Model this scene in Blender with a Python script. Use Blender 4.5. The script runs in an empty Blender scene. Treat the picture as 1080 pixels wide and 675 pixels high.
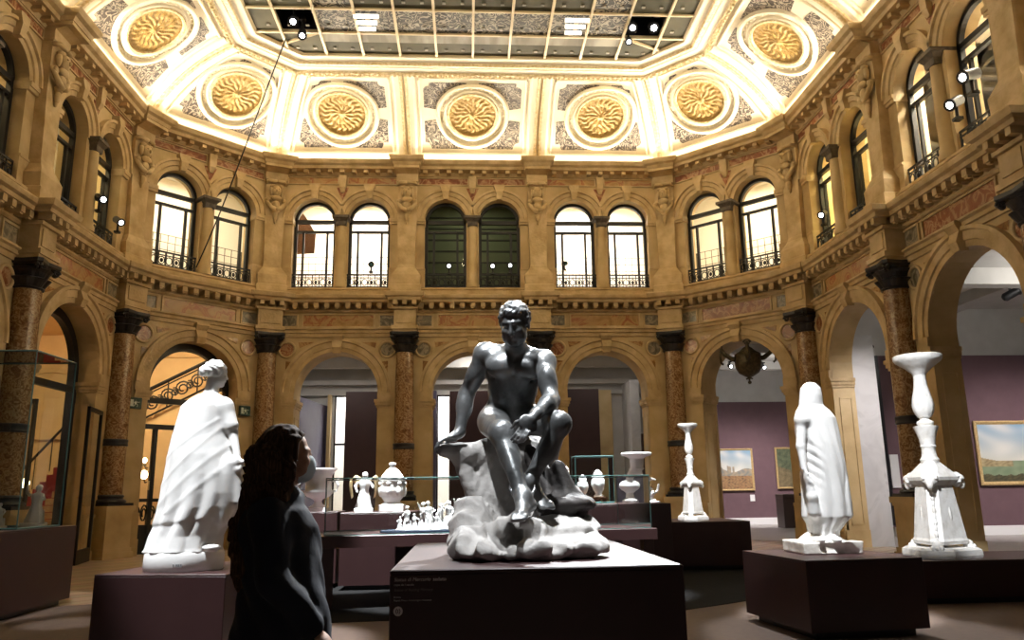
import bpy, math, random
import numpy as np
from mathutils import Vector, Matrix
R = math.radians
PI = math.pi
rnd = random.Random(7)
scene = bpy.context.scene
COL = scene.collection

# ------------------------------------------------------------------ materials
def _mat(name):
    m = bpy.data.materials.new(name); m.use_nodes = True
    nt = m.node_tree
    b = nt.nodes['Principled BSDF']
    return m, nt, b
def _n(nt, t, **kw):
    n = nt.nodes.new(t)
    for k, v in kw.items():
        if hasattr(n, k): setattr(n, k, v)
        else: n.inputs[k].default_value = v
    return n
def ramp(nt, stops):
    r = nt.nodes.new('ShaderNodeValToRGB')
    e = r.color_ramp.elements
    while len(e) < len(stops): e.new(0.5)
    for i, (p, c) in enumerate(stops):
        e[i].position = p; e[i].color = (*c, 1)
    return r
def plain(name, col, rough=0.6, metal=0.0, spec=0.5):
    m, nt, b = _mat(name)
    b.inputs['Base Color'].default_value = (*col, 1); b.inputs['Roughness'].default_value = rough
    b.inputs['Metallic'].default_value = metal; b.inputs['Specular IOR Level'].default_value = spec
    return m
def noisy(name, stops, scale=4.0, rough=0.6, metal=0.0, detail=6, bump=0.0, bscale=20, dist=0.0, coord='Object', spec=0.5, stretch=(1, 1, 1)):
    m, nt, b = _mat(name)
    tc = _n(nt, 'ShaderNodeTexCoord'); mp = _n(nt, 'ShaderNodeMapping')
    mp.inputs['Scale'].default_value = stretch
    nt.links.new(tc.outputs[coord], mp.inputs['Vector'])
    nz = _n(nt, 'ShaderNodeTexNoise'); nz.inputs['Scale'].default_value = scale
    nz.inputs['Detail'].default_value = detail; nz.inputs['Distortion'].default_value = dist
    nt.links.new(mp.outputs['Vector'], nz.inputs['Vector'])
    r = ramp(nt, stops); nt.links.new(nz.outputs['Fac'], r.inputs['Fac'])
    nt.links.new(r.outputs['Color'], b.inputs['Base Color'])
    b.inputs['Roughness'].default_value = rough; b.inputs['Metallic'].default_value = metal
    b.inputs['Specular IOR Level'].default_value = spec
    if bump:
        n2 = _n(nt, 'ShaderNodeTexNoise'); n2.inputs['Scale'].default_value = bscale; n2.inputs['Detail'].default_value = 5
        nt.links.new(mp.outputs['Vector'], n2.inputs['Vector'])
        bp = _n(nt, 'ShaderNodeBump'); bp.inputs['Strength'].default_value = bump; bp.inputs['Distance'].default_value = 0.02
        nt.links.new(n2.outputs['Fac'], bp.inputs['Height']); nt.links.new(bp.outputs['Normal'], b.inputs['Normal'])
    return m
def emit(name, col, strength):
    m, nt, b = _mat(name)
    b.inputs['Base Color'].default_value = (*col, 1)
    b.inputs['Emission Color'].default_value = (*col, 1); b.inputs['Emission Strength'].default_value = strength
    return m
def scroll(name, bg, fg, scale=3.0, width=0.16, lines=5.0, rough=0.6):
    """carved scrollwork: winding contour lines of a distorted noise, light on a dark ground"""
    m, nt, b = _mat(name)
    tc = _n(nt, 'ShaderNodeTexCoord')
    nz = _n(nt, 'ShaderNodeTexNoise'); nz.inputs['Scale'].default_value = scale; nz.inputs['Detail'].default_value = 1.0
    nz.inputs['Distortion'].default_value = 1.3
    nt.links.new(tc.outputs['Object'], nz.inputs['Vector'])
    mu = _n(nt, 'ShaderNodeMath', operation='MULTIPLY'); mu.inputs[1].default_value = lines
    nt.links.new(nz.outputs['Fac'], mu.inputs[0])
    pp = _n(nt, 'ShaderNodeMath', operation='PINGPONG'); pp.inputs[1].default_value = 0.5
    nt.links.new(mu.outputs[0], pp.inputs[0])
    r = ramp(nt, [(0.0, fg), (width, fg), (width + 0.06, bg), (1.0, bg)])
    nt.links.new(pp.outputs[0], r.inputs['Fac'])
    nt.links.new(r.outputs['Color'], b.inputs['Base Color'])
    b.inputs['Roughness'].default_value = rough
    bp = _n(nt, 'ShaderNodeBump'); bp.inputs['Strength'].default_value = 0.5; bp.inputs['Distance'].default_value = 0.03; bp.invert = True
    nt.links.new(pp.outputs[0], bp.inputs['Height']); nt.links.new(bp.outputs['Normal'], b.inputs['Normal'])
    return m
def breccia(name, dark, mid, light, scale=3.5, rough=0.25):
    m, nt, b = _mat(name)
    tc = _n(nt, 'ShaderNodeTexCoord')
    nz = _n(nt, 'ShaderNodeTexNoise'); nz.inputs['Scale'].default_value = scale; nz.inputs['Detail'].default_value = 8; nz.inputs['Distortion'].default_value = 1.6
    nt.links.new(tc.outputs['Object'], nz.inputs['Vector'])
    r = ramp(nt, [(0.3, dark), (0.48, mid), (0.56, light), (0.62, mid), (0.8, dark)])
    nt.links.new(nz.outputs['Fac'], r.inputs['Fac'])
    nt.links.new(r.outputs['Color'], b.inputs['Base Color']); b.inputs['Roughness'].default_value = rough
    return m
def glass(name, col=(1, 1, 1), alpha=0.12, rough=0.02, reflect=0.0, fac=1.0):
    """thin display glass: mostly transparent, Fresnel reflection on top"""
    m = bpy.data.materials.new(name); m.use_nodes = True; nt = m.node_tree
    for n in list(nt.nodes): nt.nodes.remove(n)
    out = _n(nt, 'ShaderNodeOutputMaterial'); mx = _n(nt, 'ShaderNodeMixShader')
    tr = _n(nt, 'ShaderNodeBsdfTransparent'); tr.inputs['Color'].default_value = (*col, 1)
    gl = _n(nt, 'ShaderNodeBsdfGlossy'); gl.inputs['Roughness'].default_value = rough
    fr = _n(nt, 'ShaderNodeFresnel'); fr.inputs['IOR'].default_value = 1.45
    ad = _n(nt, 'ShaderNodeMath', operation='ADD'); ad.inputs[1].default_value = reflect
    ml = _n(nt, 'ShaderNodeMath', operation='MULTIPLY'); ml.inputs[1].default_value = fac
    nt.links.new(fr.outputs[0], ml.inputs[0]); nt.links.new(ml.outputs[0], ad.inputs[0]); nt.links.new(ad.outputs[0], mx.inputs['Fac'])
    nt.links.new(tr.outputs[0], mx.inputs[1]); nt.links.new(gl.outputs[0], mx.inputs[2])
    nt.links.new(mx.outputs[0], out.inputs['Surface'])
    return m

M = {}
M['stone'] = noisy('golden_stone', [(0.25, (0.41, 0.285, 0.125)), (0.5, (0.55, 0.405, 0.20)), (0.75, (0.65, 0.50, 0.275))], 1.6, 0.55, bump=0.2, bscale=9)
M['stone_lt'] = noisy('carved_stone', [(0.3, (0.44, 0.305, 0.135)), (0.7, (0.67, 0.51, 0.285))], 3, 0.6, bump=0.45, bscale=14)
M['column'] = breccia('breccia_marble', (0.14, 0.065, 0.028), (0.27, 0.15, 0.065), (0.44, 0.31, 0.17), 9.0)
M['black'] = noisy('black_stone', [(0.3, (0.008, 0.008, 0.010)), (0.8, (0.02, 0.02, 0.024))], 8, 0.35)
M['iron'] = plain('black_iron', (0.008, 0.008, 0.009), 0.45)
M['darkcap'] = noisy('dark_bronze_stone', [(0.3, (0.05, 0.04, 0.03)), (0.8, (0.14, 0.11, 0.08))], 12, 0.5)
M['inlay_red'] = breccia('red_inlay', (0.20, 0.065, 0.030), (0.30, 0.12, 0.055), (0.52, 0.32, 0.17), 3.5)
M['inlay_brown'] = breccia('brown_inlay', (0.16, 0.08, 0.03), (0.32, 0.17, 0.06), (0.55, 0.36, 0.16), 2.5)
M['inlay_ochre'] = breccia('ochre_inlay', (0.36, 0.20, 0.07), (0.52, 0.33, 0.13), (0.36, 0.12, 0.05), 2.0)
M['inlay_green'] = breccia('grey_green_inlay', (0.10, 0.09, 0.06), (0.22, 0.19, 0.13), (0.40, 0.34, 0.24), 4)
M['cove'] = noisy('cream_plaster', [(0.3, (0.82, 0.74, 0.56)), (0.7, (0.88, 0.81, 0.65))], 2, 0.7)
M['cove_trim'] = noisy('pale_gilt_plaster', [(0.35, (0.60, 0.44, 0.20)), (0.65, (0.80, 0.68, 0.44))], 14, 0.55, bump=0.3, bscale=30)
M['filigree'] = scroll('grey_filigree', (0.075, 0.06, 0.05), (0.40, 0.34, 0.26), 4.6, 0.17, 6)
M['gold'] = noisy('gilded_plaster', [(0.3, (0.34, 0.20, 0.045)), (0.7, (0.56, 0.38, 0.13))], 16, 0.55, bump=0.8, bscale=22)
M['sky_glass'] = noisy('olive_skylight_glass', [(0.3, (0.05, 0.045, 0.025)), (0.7, (0.10, 0.09, 0.052))], 1.2, 0.6, spec=.15)
M['sky_pale'] = noisy('pale_skylight_glass', [(0.4, (0.22, 0.20, 0.16)), (0.6, (0.42, 0.39, 0.32))], 2.2, 0.6, spec=.15, stretch=(1, .2, 1))
M['sky_fil'] = scroll('frieze_view_glass', (0.03, 0.026, 0.02), (0.34, 0.30, 0.23), 3.4, 0.15, 6, 0.6)
M['sky_bar'] = plain('brass_glazing_bar', (0.62, 0.50, 0.30), 0.4)
M['sky_black'] = plain('black_recess', (0.006, 0.006, 0.012), 0.3)
M['white_wall'] = noisy('grey_white_wall', [(0.3, (0.50, 0.49, 0.47)), (0.7, (0.58, 0.57, 0.55))], 2, 0.8)
M['warm_wall'] = noisy('warm_ochre_wall', [(0.3, (0.66, 0.47, 0.25)), (0.7, (0.74, 0.55, 0.31))], 2, 0.7)
M['corr_wall'] = plain('corridor_white', (0.80, 0.76, 0.68), 0.8)
M['mauve'] = noisy('mauve_paint', [(0.3, (0.13, 0.072, 0.085)), (0.7, (0.15, 0.085, 0.10))], 3, 0.75)
M['maroon'] = noisy('dark_maroon_panel', [(0.3, (0.030, 0.011, 0.011)), (0.7, (0.038, 0.014, 0.014))], 3, 0.55)
M['plinth'] = noisy('maroon_plinth_paint', [(0.3, (0.042, 0.017, 0.017)), (0.7, (0.048, 0.020, 0.020))], 5, 0.42)
M['slate'] = noisy('blue_grey_panel', [(0.3, (0.085, 0.075, 0.125)), (0.7, (0.105, 0.095, 0.15))], 2, 0.6)
M['greymarble'] = noisy('grey_marble', [(0.35, (0.52, 0.52, 0.53)), (0.6, (0.62, 0.62, 0.63)), (0.75, (0.42, 0.42, 0.43))], 1.6, 0.3, dist=1.2)
M['floor'] = noisy('taupe_carpet', [(0.3, (0.15, 0.105, 0.085)), (0.7, (0.175, 0.125, 0.10))], 14, 0.75)
M['mat'] = noisy('black_floor_area', [(0.3, (0.006, 0.006, 0.006)), (0.7, (0.01, 0.01, 0.01))], 10, 0.8, spec=.08)
M['marble_white'] = noisy('white_marble', [(0.3, (0.80, 0.79, 0.77)), (0.65, (0.88, 0.87, 0.85))], 5, 0.5, bump=0.05, bscale=40)
M['frame_gold'] = noisy('gilt_frame', [(0.3, (0.45, 0.30, 0.12)), (0.7, (0.62, 0.45, 0.22))], 20, 0.4)
M['white_paint'] = plain('white_paint', (0.8, 0.8, 0.8), 0.5)
M['dark_wood'] = plain('dark_frame', (0.02, 0.014, 0.012), 0.5)
M['glass_case'] = glass('case_glass', (0.97, 0.99, 0.985), rough=0.0)
M['glass_edge'] = plain('glass_edge_green', (0.05, 0.13, 0.12), 0.3)
M['glass_win'] = glass('window_glass', (0.97, 0.97, 0.95), fac=.22)
M['lamp'] = emit('lamp_white', (0.95, 0.97, 1.0), 16.0)
M['lamp_warm'] = emit('lamp_warm', (1.0, 0.8, 0.5), 12.0)

# ------------------------------------------------------------------ objects
def tag(o, label=None, cat=None, group=None, kind=None):
    if label: o['label'] = label
    if cat: o['category'] = cat
    if group: o['group'] = group
    if kind: o['kind'] = kind
    return o
def empty(name, loc=(0, 0, 0), rz=0.0, label=None, cat=None, group=None, kind=None):
    o = bpy.data.objects.new(name, None); COL.objects.link(o)
    o.empty_display_size = 0.1
    o.location = loc; o.rotation_euler = (0, 0, rz)
    return tag(o, label, cat, group, kind)
def mesh_obj(name, V, F, mat, parent=None, smooth=False, mi=None, auto=None):
    me = bpy.data.meshes.new(name); me.from_pydata([tuple(v) for v in V], [], F); me.update()
    for mm in (mat if isinstance(mat, (list, tuple)) else [mat]): me.materials.append(mm)
    if mi: me.polygons.foreach_set('material_index', mi)
    if smooth:
        me.polygons.foreach_set('use_smooth', [True] * len(me.polygons))
        if auto: me.set_sharp_from_angle(angle=R(auto))
    o = bpy.data.objects.new(name, me); COL.objects.link(o)
    if parent: o.parent = parent
    return o
class MB:
    def __init__(s, fr=None): s.V = []; s.F = []; s.fr = fr
    def v(s, p):
        s.V.append(s.fr(*p) if s.fr else tuple(p)); return len(s.V) - 1
    def face(s, pts): s.F.append([s.v(p) for p in pts])
    def box(s, x0, x1, y0, y1, z0, z1, t=0.0):
        """t: taper inset at the top"""
        a = [s.v(p) for p in ((x0, y0, z0), (x1, y0, z0), (x1, y1, z0), (x0, y1, z0), (x0 + t, y0 + t, z1), (x1 - t, y0 + t, z1), (x1 - t, y1 - t, z1), (x0 + t, y1 - t, z1))]
        for f in ((3, 2, 1, 0), (4, 5, 6, 7), (0, 1, 5, 4), (1, 2, 6, 5), (2, 3, 7, 6), (3, 0, 4, 7)): s.F.append([a[i] for i in f])
    def bevbox(s, x0, x1, y0, y1, z0, z1, b=0.01):
        """box with chamfered vertical edges and top"""
        def ringp(i, z):
            return [(x0 + i + b, y0 + i, z), (x1 - i - b, y0 + i, z), (x1 - i, y0 + i + b, z), (x1 - i, y1 - i - b, z), (x1 - i - b, y1 - i, z), (x0 + i + b, y1 - i, z), (x0 + i, y1 - i - b, z), (x0 + i, y0 + i + b, z)]
        s.loft([ringp(0, z0), ringp(0, z1 - b), ringp(b, z1)])
    def loft(s, rings, closed=True, caps=True):
        idx = [[s.v(p) for p in r] for r in rings]
        n = len(idx[0])
        for a, b in zip(idx, idx[1:]):
            for i in range(n if closed else n - 1):
                j = (i + 1) % n; s.F.append([a[i], a[j], b[j], b[i]])
        if caps: s.F.append(idx[0][::-1]); s.F.append(idx[-1])
    def lathe(s, prof, c=(0, 0, 0), n=24, mod=None, caps=True):
        """prof: list of (radius, z)"""
        rings = []
        for k, (r, z) in enumerate(prof):
            rings.append([(c[0] + (r * (mod(2 * PI * i / n, z) if mod else 1)) * math.cos(2 * PI * i / n), c[1] + (r * (mod(2 * PI * i / n, z) if mod else 1)) * math.sin(2 * PI * i / n), c[2] + z) for i in range(n)])
        s.loft(rings, caps=caps)
    def tube(s, pts, r, n=8, closed=False):
        P = [Vector(p) for p in pts]; m = len(P); rings = []
        up = Vector((0.13, 0.21, 0.97))
        for i in range(m):
            a = P[(i - 1) % m] if closed or i > 0 else P[i]; b = P[(i + 1) % m] if closed or i < m - 1 else P[i]
            t = (b - a).normalized()
            x = t.cross(up)
            if x.length < 0.15: x = t.cross(Vector((1, 0.1, 0)))
            x.normalize(); y = t.cross(x).normalized()
            rr = r[i] if isinstance(r, (list, tuple)) else r
            rings.append([tuple(P[i] + x * rr * math.cos(2 * PI * k / n) + y * rr * math.sin(2 * PI * k / n)) for k in range(n)])
        if closed: s.loft(rings + [rings[0]], caps=False)
        else: s.loft(rings)
    def sphere(s, c, r, n=12, m=8):
        rr = r if isinstance(r, (list, tuple)) else (r, r, r)
        rings = []
        for j in range(m + 1):
            th = -PI / 2 + PI * (j + 0.02 if j == 0 else (j - 0.02 if j == m else j)) / m
            rings.append([(c[0] + rr[0] * math.cos(th) * math.cos(2 * PI * i / n), c[1] + rr[1] * math.cos(th) * math.sin(2 * PI * i / n), c[2] + rr[2] * math.sin(th)) for i in range(n)])
        s.loft(rings)
    def add(s, V, F):
        o = len(s.V); s.V += [tuple(v) for v in V]; s.F += [[i + o for i in f] for f in F]
    def build(s, name, mat, parent=None, smooth=False, auto=None, local=None):
        V = s.V
        if local is not None: V = [tuple(Vector(v) - Vector(local)) for v in V]
        return mesh_obj(name, V, s.F, mat, parent, smooth, auto=auto)
def rot2(x, y, a): return x * math.cos(a) - y * math.sin(a), x * math.sin(a) + y * math.cos(a)
def copy_tree(o, parent=None):
    c = o.copy(); COL.objects.link(c)
    if parent: c.parent = parent
    for ch in list(o.children): copy_tree(ch, c)
    return c

# ------------------------------------------------------------------ camera
cam_data = bpy.data.cameras.new('camera'); cam = bpy.data.objects.new('camera', cam_data); COL.objects.link(cam)
cam_data.sensor_width = 36.0; cam_data.lens = 829.1 / 1080 * 36.0; cam_data.clip_end = 200
cam.location = (-0.15, 0, 1.35)
cam.matrix_world = Matrix.Translation(cam.location) @ Matrix.Rotation(-R(3.315), 4, 'Z') @ Matrix.Rotation(R(90 + 12.292), 4, 'X') @ Matrix.Rotation(R(-0.808), 4, 'Z')
scene.camera = cam
scene.view_settings.view_transform = 'Standard'; scene.view_settings.look = 'None'
scene.view_settings.exposure = 0.0; scene.view_settings.gamma = 1.0; scene.view_settings.use_curve_mapping = False
w = bpy.data.worlds.new('world'); scene.world = w; w.use_nodes = True
w.node_tree.nodes['Background'].inputs[0].default_value = (0.9, 0.8, 0.65, 1); w.node_tree.nodes['Background'].inputs[1].default_value = 0.028
def light(kind, name, loc, energy, col=(1, 1, 1), target=None, size=0.2, spot=40, blend=0.4, size_y=None):
    d = bpy.data.lights.new(name, kind); d.energy = energy; d.color = col
    o = bpy.data.objects.new(name, d); COL.objects.link(o); o.location = loc
    if kind == 'AREA':
        d.size = size
        if size_y: d.shape = 'RECTANGLE'; d.size_y = size_y
    elif kind in ('POINT', 'SPOT'): d.shadow_soft_size = size
    if kind == 'SPOT': d.spot_size = R(spot); d.spot_blend = blend
    if target is not None:
        o.rotation_euler = (Vector(target) - Vector(loc)).to_track_quat('-Z', 'Y').to_euler()
    return o
# ------------------------------------------------------------------ octagonal hall
VX = [(-8.31, 6.6), (-8.31, 10.63), (-8.31, 14.63), (-8.31, 18.85), (-5.625, 21.54), (-1.875, 21.54), (1.875, 21.54), (5.625, 21.54), (8.31, 18.85), (8.31, 14.63), (8.31, 10.63), (8.31, 6.6)]
MIT = {3, 4, 7, 8}
T22 = math.tan(R(22.5))
class Bay:
    def __init__(s, i):
        s.i = i; p, q = Vector(VX[i]), Vector(VX[i + 1])
        s.p = p; s.W = (q - p).length; s.u = (q - p).normalized(); s.n = Vector((-s.u.y, s.u.x))
        s.m0 = i in MIT; s.m1 = (i + 1) in MIT
        s.ang = math.atan2(s.u.y, s.u.x)
        s.kind = 'side' if i in (0, 1, 2, 8, 9, 10) else ('chamfer' if i in (3, 7) else 'far')
    def fr(s, u, d, z):
        if s.m0 and u < 1e-4: u -= d * T22
        if s.m1 and u > s.W - 1e-4: u += d * T22
        w_ = s.p + s.u * u + s.n * d
        return (w_.x, w_.y, z)
    def xy(s, u, d): return s.fr(u, d, 0)[:2]
BAYS = [Bay(i) for i in range(11)]
def corner_frame(i):
    p = Vector(VX[i])
    n1 = BAYS[i - 1].n if i > 0 else BAYS[0].n
    n2 = BAYS[i].n if i < 11 else BAYS[10].n
    n = (n1 + n2).normalized(); u = Vector((n.y, -n.x))
    def f(a, d, z):
        w_ = p + u * a + n * d
        return (w_.x, w_.y, z)
    return f, p, math.atan2(u.y, u.x)
def arch_pts(uc, r, zs, n=24):
    return [(uc - r * math.cos(PI * k / n), zs + r * math.sin(PI * k / n)) for k in range(n + 1)]
def wall_panel(mb, u0, u1, z0, z1, ops, d0, d1):
    """solid wall between depths d0 (hall side) and d1 with arched openings (uc, r, zbot, zspring)"""
    for d, flip in ((d0, False), (d1, True)):
        def q(a, b, c, e):
            pts = [(p[0], d, p[1]) for p in (a, b, c, e)]
            mb.face(pts[::-1] if flip else pts)
        cur = u0
        for (uc, r, zb, zs) in ops:
            q((cur, z0), (uc - r, z0), (uc - r, z1), (cur, z1))
            if zb > z0: q((uc - r, z0), (uc + r, z0), (uc + r, zb), (uc - r, zb))
            ap = arch_pts(uc, r, zs)
            for a, b in zip(ap, ap[1:]): q(a, b, (b[0], z1), (a[0], z1))
            cur = uc + r
        q((cur, z0), (u1, z0), (u1, z1), (cur, z1))
    for (uc, r, zb, zs) in ops:
        ring = [(uc - r, zb)] + arch_pts(uc, r, zs) + [(uc + r, zb)]
        for a, b in zip(ring, ring[1:]): mb.face([(a[0], d0, a[1]), (a[0], d1, a[1]), (b[0], d1, b[1]), (b[0], d0, b[1])])
        if zb > z0: mb.face([(uc - r, d0, zb), (uc + r, d0, zb), (uc + r, d1, zb), (uc - r, d1, zb)])
    mb.face([(u0, d0, z1), (u1, d0, z1), (u1, d1, z1), (u0, d1, z1)])
def sweep(mb, prof, u0, u1):
    a = [mb.v((u0, d, z)) for d, z in prof]; b = [mb.v((u1, d, z)) for d, z in prof]
    n = len(prof)
    for i in range(n): mb.F.append([a[i], a[(i + 1) % n], b[(i + 1) % n], b[i]])
    mb.F.append(a[::-1]); mb.F.append(b)
def arch_ring(mb, uc, zs, r0, r1, prof, n=24, leg=0.0):
    """moulded archivolt: prof = list of (t in 0..1 across the ring, d)"""
    idx = []
    seq = [(-1, leg)] if leg else []
    for k in range(n + 1):
        c, s_ = -math.cos(PI * k / n), math.sin(PI * k / n)
        idx.append([mb.v((uc + (r0 + (r1 - r0) * t) * c, d, zs + (r0 + (r1 - r0) * t) * s_)) for t, d in prof])
    m = len(prof)
    for a, b in zip(idx, idx[1:]):
        for i in range(m): mb.F.append([a[i], b[i], b[(i + 1) % m], a[(i + 1) % m]])
    mb.F.append(idx[0]); mb.F.append(idx[-1][::-1])
FACE = 0.15
ZS, ZCAP = 4.06, 5.66
WR, WZB, WZS = 0.60, 7.0, 9.06
def ra_of(b): return {'far': 1.13, 'chamfer': 1.16, 'side': 1.30}[b.kind]
def win_u(b): return (b.W / 2 - 0.78 - (b.W - 3.75) * .22, b.W / 2 + 0.78 + (b.W - 3.75) * .22)

WALLS = {'wall_left': (0, 3), 'wall_far_left': (3, 4), 'wall_far': (4, 7), 'wall_far_right': (7, 8), 'wall_right': (8, 11)}
wall_of = {}
for wname, (b0, b1) in WALLS.items():
    mb = MB()
    for i in range(b0, b1):
        b = BAYS[i]; mb.fr = b.fr
        dep = 0.95 if b.kind != 'side' else 0.68
        wall_panel(mb, 0, b.W, 0, 6.7, [(b.W / 2, ra_of(b), 0, ZS)], FACE, dep)
        wall_panel(mb, 0, b.W, 6.7, 10.9, [(u, WR, WZB, WZS) for u in win_u(b)], FACE, 0.75)
    wo = mb.build(wname, M['stone']); wo['kind'] = 'structure'
    for i in range(b0, b1): wall_of[i] = wo
# ---- per-bay ornament, children of the wall
def inlay_panel(b, parent, u0, u1, z0, z1, mat, d=FACE - 0.004, bar=0.045, pr=0.035):
    mb = MB(b.fr)
    mb.box(u0, u1, d - pr, d + .03, z1 - bar, z1); mb.box(u0, u1, d - pr, d + .03, z0, z0 + bar)
    mb.box(u0, u0 + bar, d - pr, d + .03, z0 + bar, z1 - bar); mb.box(u1 - bar, u1, d - pr, d + .03, z0 + bar, z1 - bar)
    mb.build('panel_frame', M['stone_lt'], parent)
    mb = MB(b.fr); mb.box(u0 + bar, u1 - bar, d - 0.006, d + .03, z0 + bar, z1 - bar)
    mb.build('frieze_inlay', mat, parent)
fr_mats = ['inlay_ochre', 'inlay_ochre', 'inlay_ochre', 'inlay_ochre', 'inlay_ochre', 'inlay_ochre', 'inlay_ochre', 'inlay_red', 'inlay_ochre', 'inlay_red', 'inlay_red']
for i, b in enumerate(BAYS):
    P = wall_of[i]; W = b.W; c = W / 2; ra = ra_of(b); DEP = .95 if b.kind != 'side' else .68
    # lower imposts, wrapping into the reveal
    for s in (-1, 1):
        mb = MB(b.fr)
        e = c + s * ra; o = c + s * (ra + .34)
        for (z0, z1, p) in ((3.64, 3.70, .03), (3.70, 3.78, .06), (3.78, 3.86, .085)):
            lo, hi = min(e - s * p, o), max(e - s * p, o)
            mb.box(lo, hi, FACE - p, DEP, z0, z1)
        mb.build('impost', M['stone_lt'], P)
        # sunk panel on the reveal of the pier
        mb = MB(b.fr)
        for (y0, y1, z0, z1) in ((.28, .30, .5, 3.4), (DEP - .12, DEP - .10, .5, 3.4), (.28, DEP - .10, 3.37, 3.4), (.28, DEP - .10, .5, .53)):
            lo, hi = sorted((e, e - s * .015)); mb.box(lo, hi, y0, y1, z0, z1)
        mb.box(*sorted((e - s * .04, e + s * .01)), FACE - .03, DEP, 0, .38)
        mb.build('reveal_panel', M['stone'], P)
        # base of the pier
        mb = MB(b.fr); mb.box(min(e, o) , max(e, o), FACE - .06, FACE + .05, 0, .9); mb.box(min(e, o), max(e, o), FACE - .09, FACE + .05, .9, .98); mb.box(min(e, o), max(e, o), FACE - .09, FACE + .05, 0, .2)
        mb.build('pier_base', M['stone'], P)
    mb = MB(b.fr)
    arch_ring(mb, c, ZS, ra - .0, ra + .36, [(0, FACE + .02), (0, FACE - .03), (.3, FACE - .035), (.33, FACE - .07), (.75, FACE - .075), (.8, FACE - .12), (1, FACE - .12), (1, FACE + .02)], 28)
    mb.box(c - ra - .36, c - ra, FACE - .07, FACE + .02, 3.86, ZS); mb.box(c + ra, c + ra + .36, FACE - .07, FACE + .02, 3.86, ZS)
    mb.build('archivolt', M['stone_lt'], P)
    mb = MB(b.fr)   # keystone, scrolled
    mb.loft([[(c - w1, d, z), (c + w1, d, z), (c + w1, FACE + .02, z), (c - w1, FACE + .02, z)] for w1, d, z in ((.10, FACE - .14, ZS + ra - .06), (.12, FACE - .2, ZS + ra + .1), (.14, FACE - .14, ZS + ra + .28), (.17, FACE - .22, ZS + ra + .40), (.17, FACE - .22, ZS + ra + .46))])
    mb.build('keystone', M['stone_lt'], P)
    # spandrel roundels and little triangles
    for s in (-1, 1):
        uc = c + s * (W / 2 - .50); zc = 5.25
        mb = MB(b.fr); ringp = []
        for k in range(28):
            a = 2 * PI * k / 28; ringp.append([(uc + (.215 + .035 * math.cos(t)) * math.cos(a), FACE - .02 - .035 * math.sin(t), zc + (.215 + .035 * math.cos(t)) * math.sin(a)) for t in [2 * PI * j / 6 for j in range(6)]])
        mb.loft(ringp + [ringp[0]], caps=False)
        ro = mb.build('roundel', M['stone_lt'], P, True)
        mb = MB(b.fr); pts = [(uc + .20 * math.cos(2 * PI * k / 28), zc + .20 * math.sin(2 * PI * k / 28)) for k in range(28)]
        mb.loft([[(x, FACE - .012, z) for x, z in pts], [(x, FACE + .01, z) for x, z in pts]])
        mb.build('roundel_disc', M[('inlay_red', 'inlay_green')[(i + (s > 0)) % 2] if i not in (3, 7, 2) else 'inlay_red'], ro)
        mb = MB(b.fr)
        for tri in (((uc - s * .30, 5.46), (uc - s * .72, 5.46), (uc - s * .34, 5.30)), ((uc + s * .02, 4.93), (uc + s * .02, 4.52), (uc - s * .20, 4.90))):
            tri = tri if s < 0 else tri[::-1]
            mb.loft([[(x, FACE - .010, z) for x, z in tri], [(x, FACE + .01, z) for x, z in tri]])
        mb.build('spandrel_inlay', M['inlay_brown'], P)
    # entablature
    mb = MB(b.fr)
    sweep(mb, [(FACE + .02, 5.60), (FACE - .04, 5.60), (FACE - .05, 5.70), (FACE - .09, 5.71), (FACE - .10, 5.78), (FACE - .15, 5.81), (FACE - .15, 5.84), (FACE + .02, 5.84)], 0, W)
    sweep(mb, [(FACE + .02, 6.29), (FACE - .04, 6.29), (FACE - .08, 6.33), (FACE - .08, 6.37), (FACE + .02, 6.37)], 0, W)
    mb.build('architrave', M['stone_lt'], P)
    mb = MB(b.fr)
    n = int(round(W / .29))
    for k in range(n):
        u = (k + .5) * W / n
        mb.box(u - .065, u + .065, FACE - .30, FACE + .02, 6.40, 6.53)
        mb.box(u - .045, u + .045, FACE - .27, FACE - .20, 6.365, 6.41)
    mb.build('modillion_row', M['stone_lt'], P)
    mb = MB(b.fr)
    sweep(mb, [(FACE + .02, 6.53), (FACE - .34, 6.53), (FACE - .36, 6.60), (FACE - .43, 6.63), (FACE - .45, 6.70), (FACE - .45, 6.73), (FACE + .02, 6.78)], 0, W)
    sweep(mb, [(FACE + .02, 6.74), (FACE - .12, 6.74), (FACE - .12, 6.92), (FACE - .16, 6.94), (FACE - .16, 6.99), (FACE + .02, 7.0)], 0, W)
    mb.build('balcony_cornice', M['stone_lt'], P)
    inlay_panel(b, P, c - W * .27, c + W * .27, 5.86, 6.27, M[fr_mats[i]])
    for s in (-1, 1):
        uc = c + s * W * .365
        inlay_panel(b, P, uc - W * .07, uc + W * .07, 5.87, 6.26, M['inlay_green'])
    # upper storey: window archivolts, imposts
    for u in win_u(b):
        mb = MB(b.fr)
        arch_ring(mb, u, WZS, WR, WR + .30, [(0, FACE + .02), (0, FACE - .03), (.35, FACE - .035), (.4, FACE - .07), (.75, FACE - .08), (.8, FACE - .13), (1, FACE - .13), (1, FACE + .02)], 24)
        mb.loft([[(u - w1, d, z), (u + w1, d, z), (u + w1, FACE, z), (u - w1, FACE, z)] for w1, d, z in ((.07, FACE - .15, WZS + WR - .02), (.10, FACE - .2, WZS + WR + .2), (.15, FACE - .18, WZS + WR + .36), (.15, FACE - .18, WZS + WR + .42))])
        mb.build('window_archivolt', M['stone_lt'], P)
    ul, ur = win_u(b)
    mb = MB(b.fr)
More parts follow.
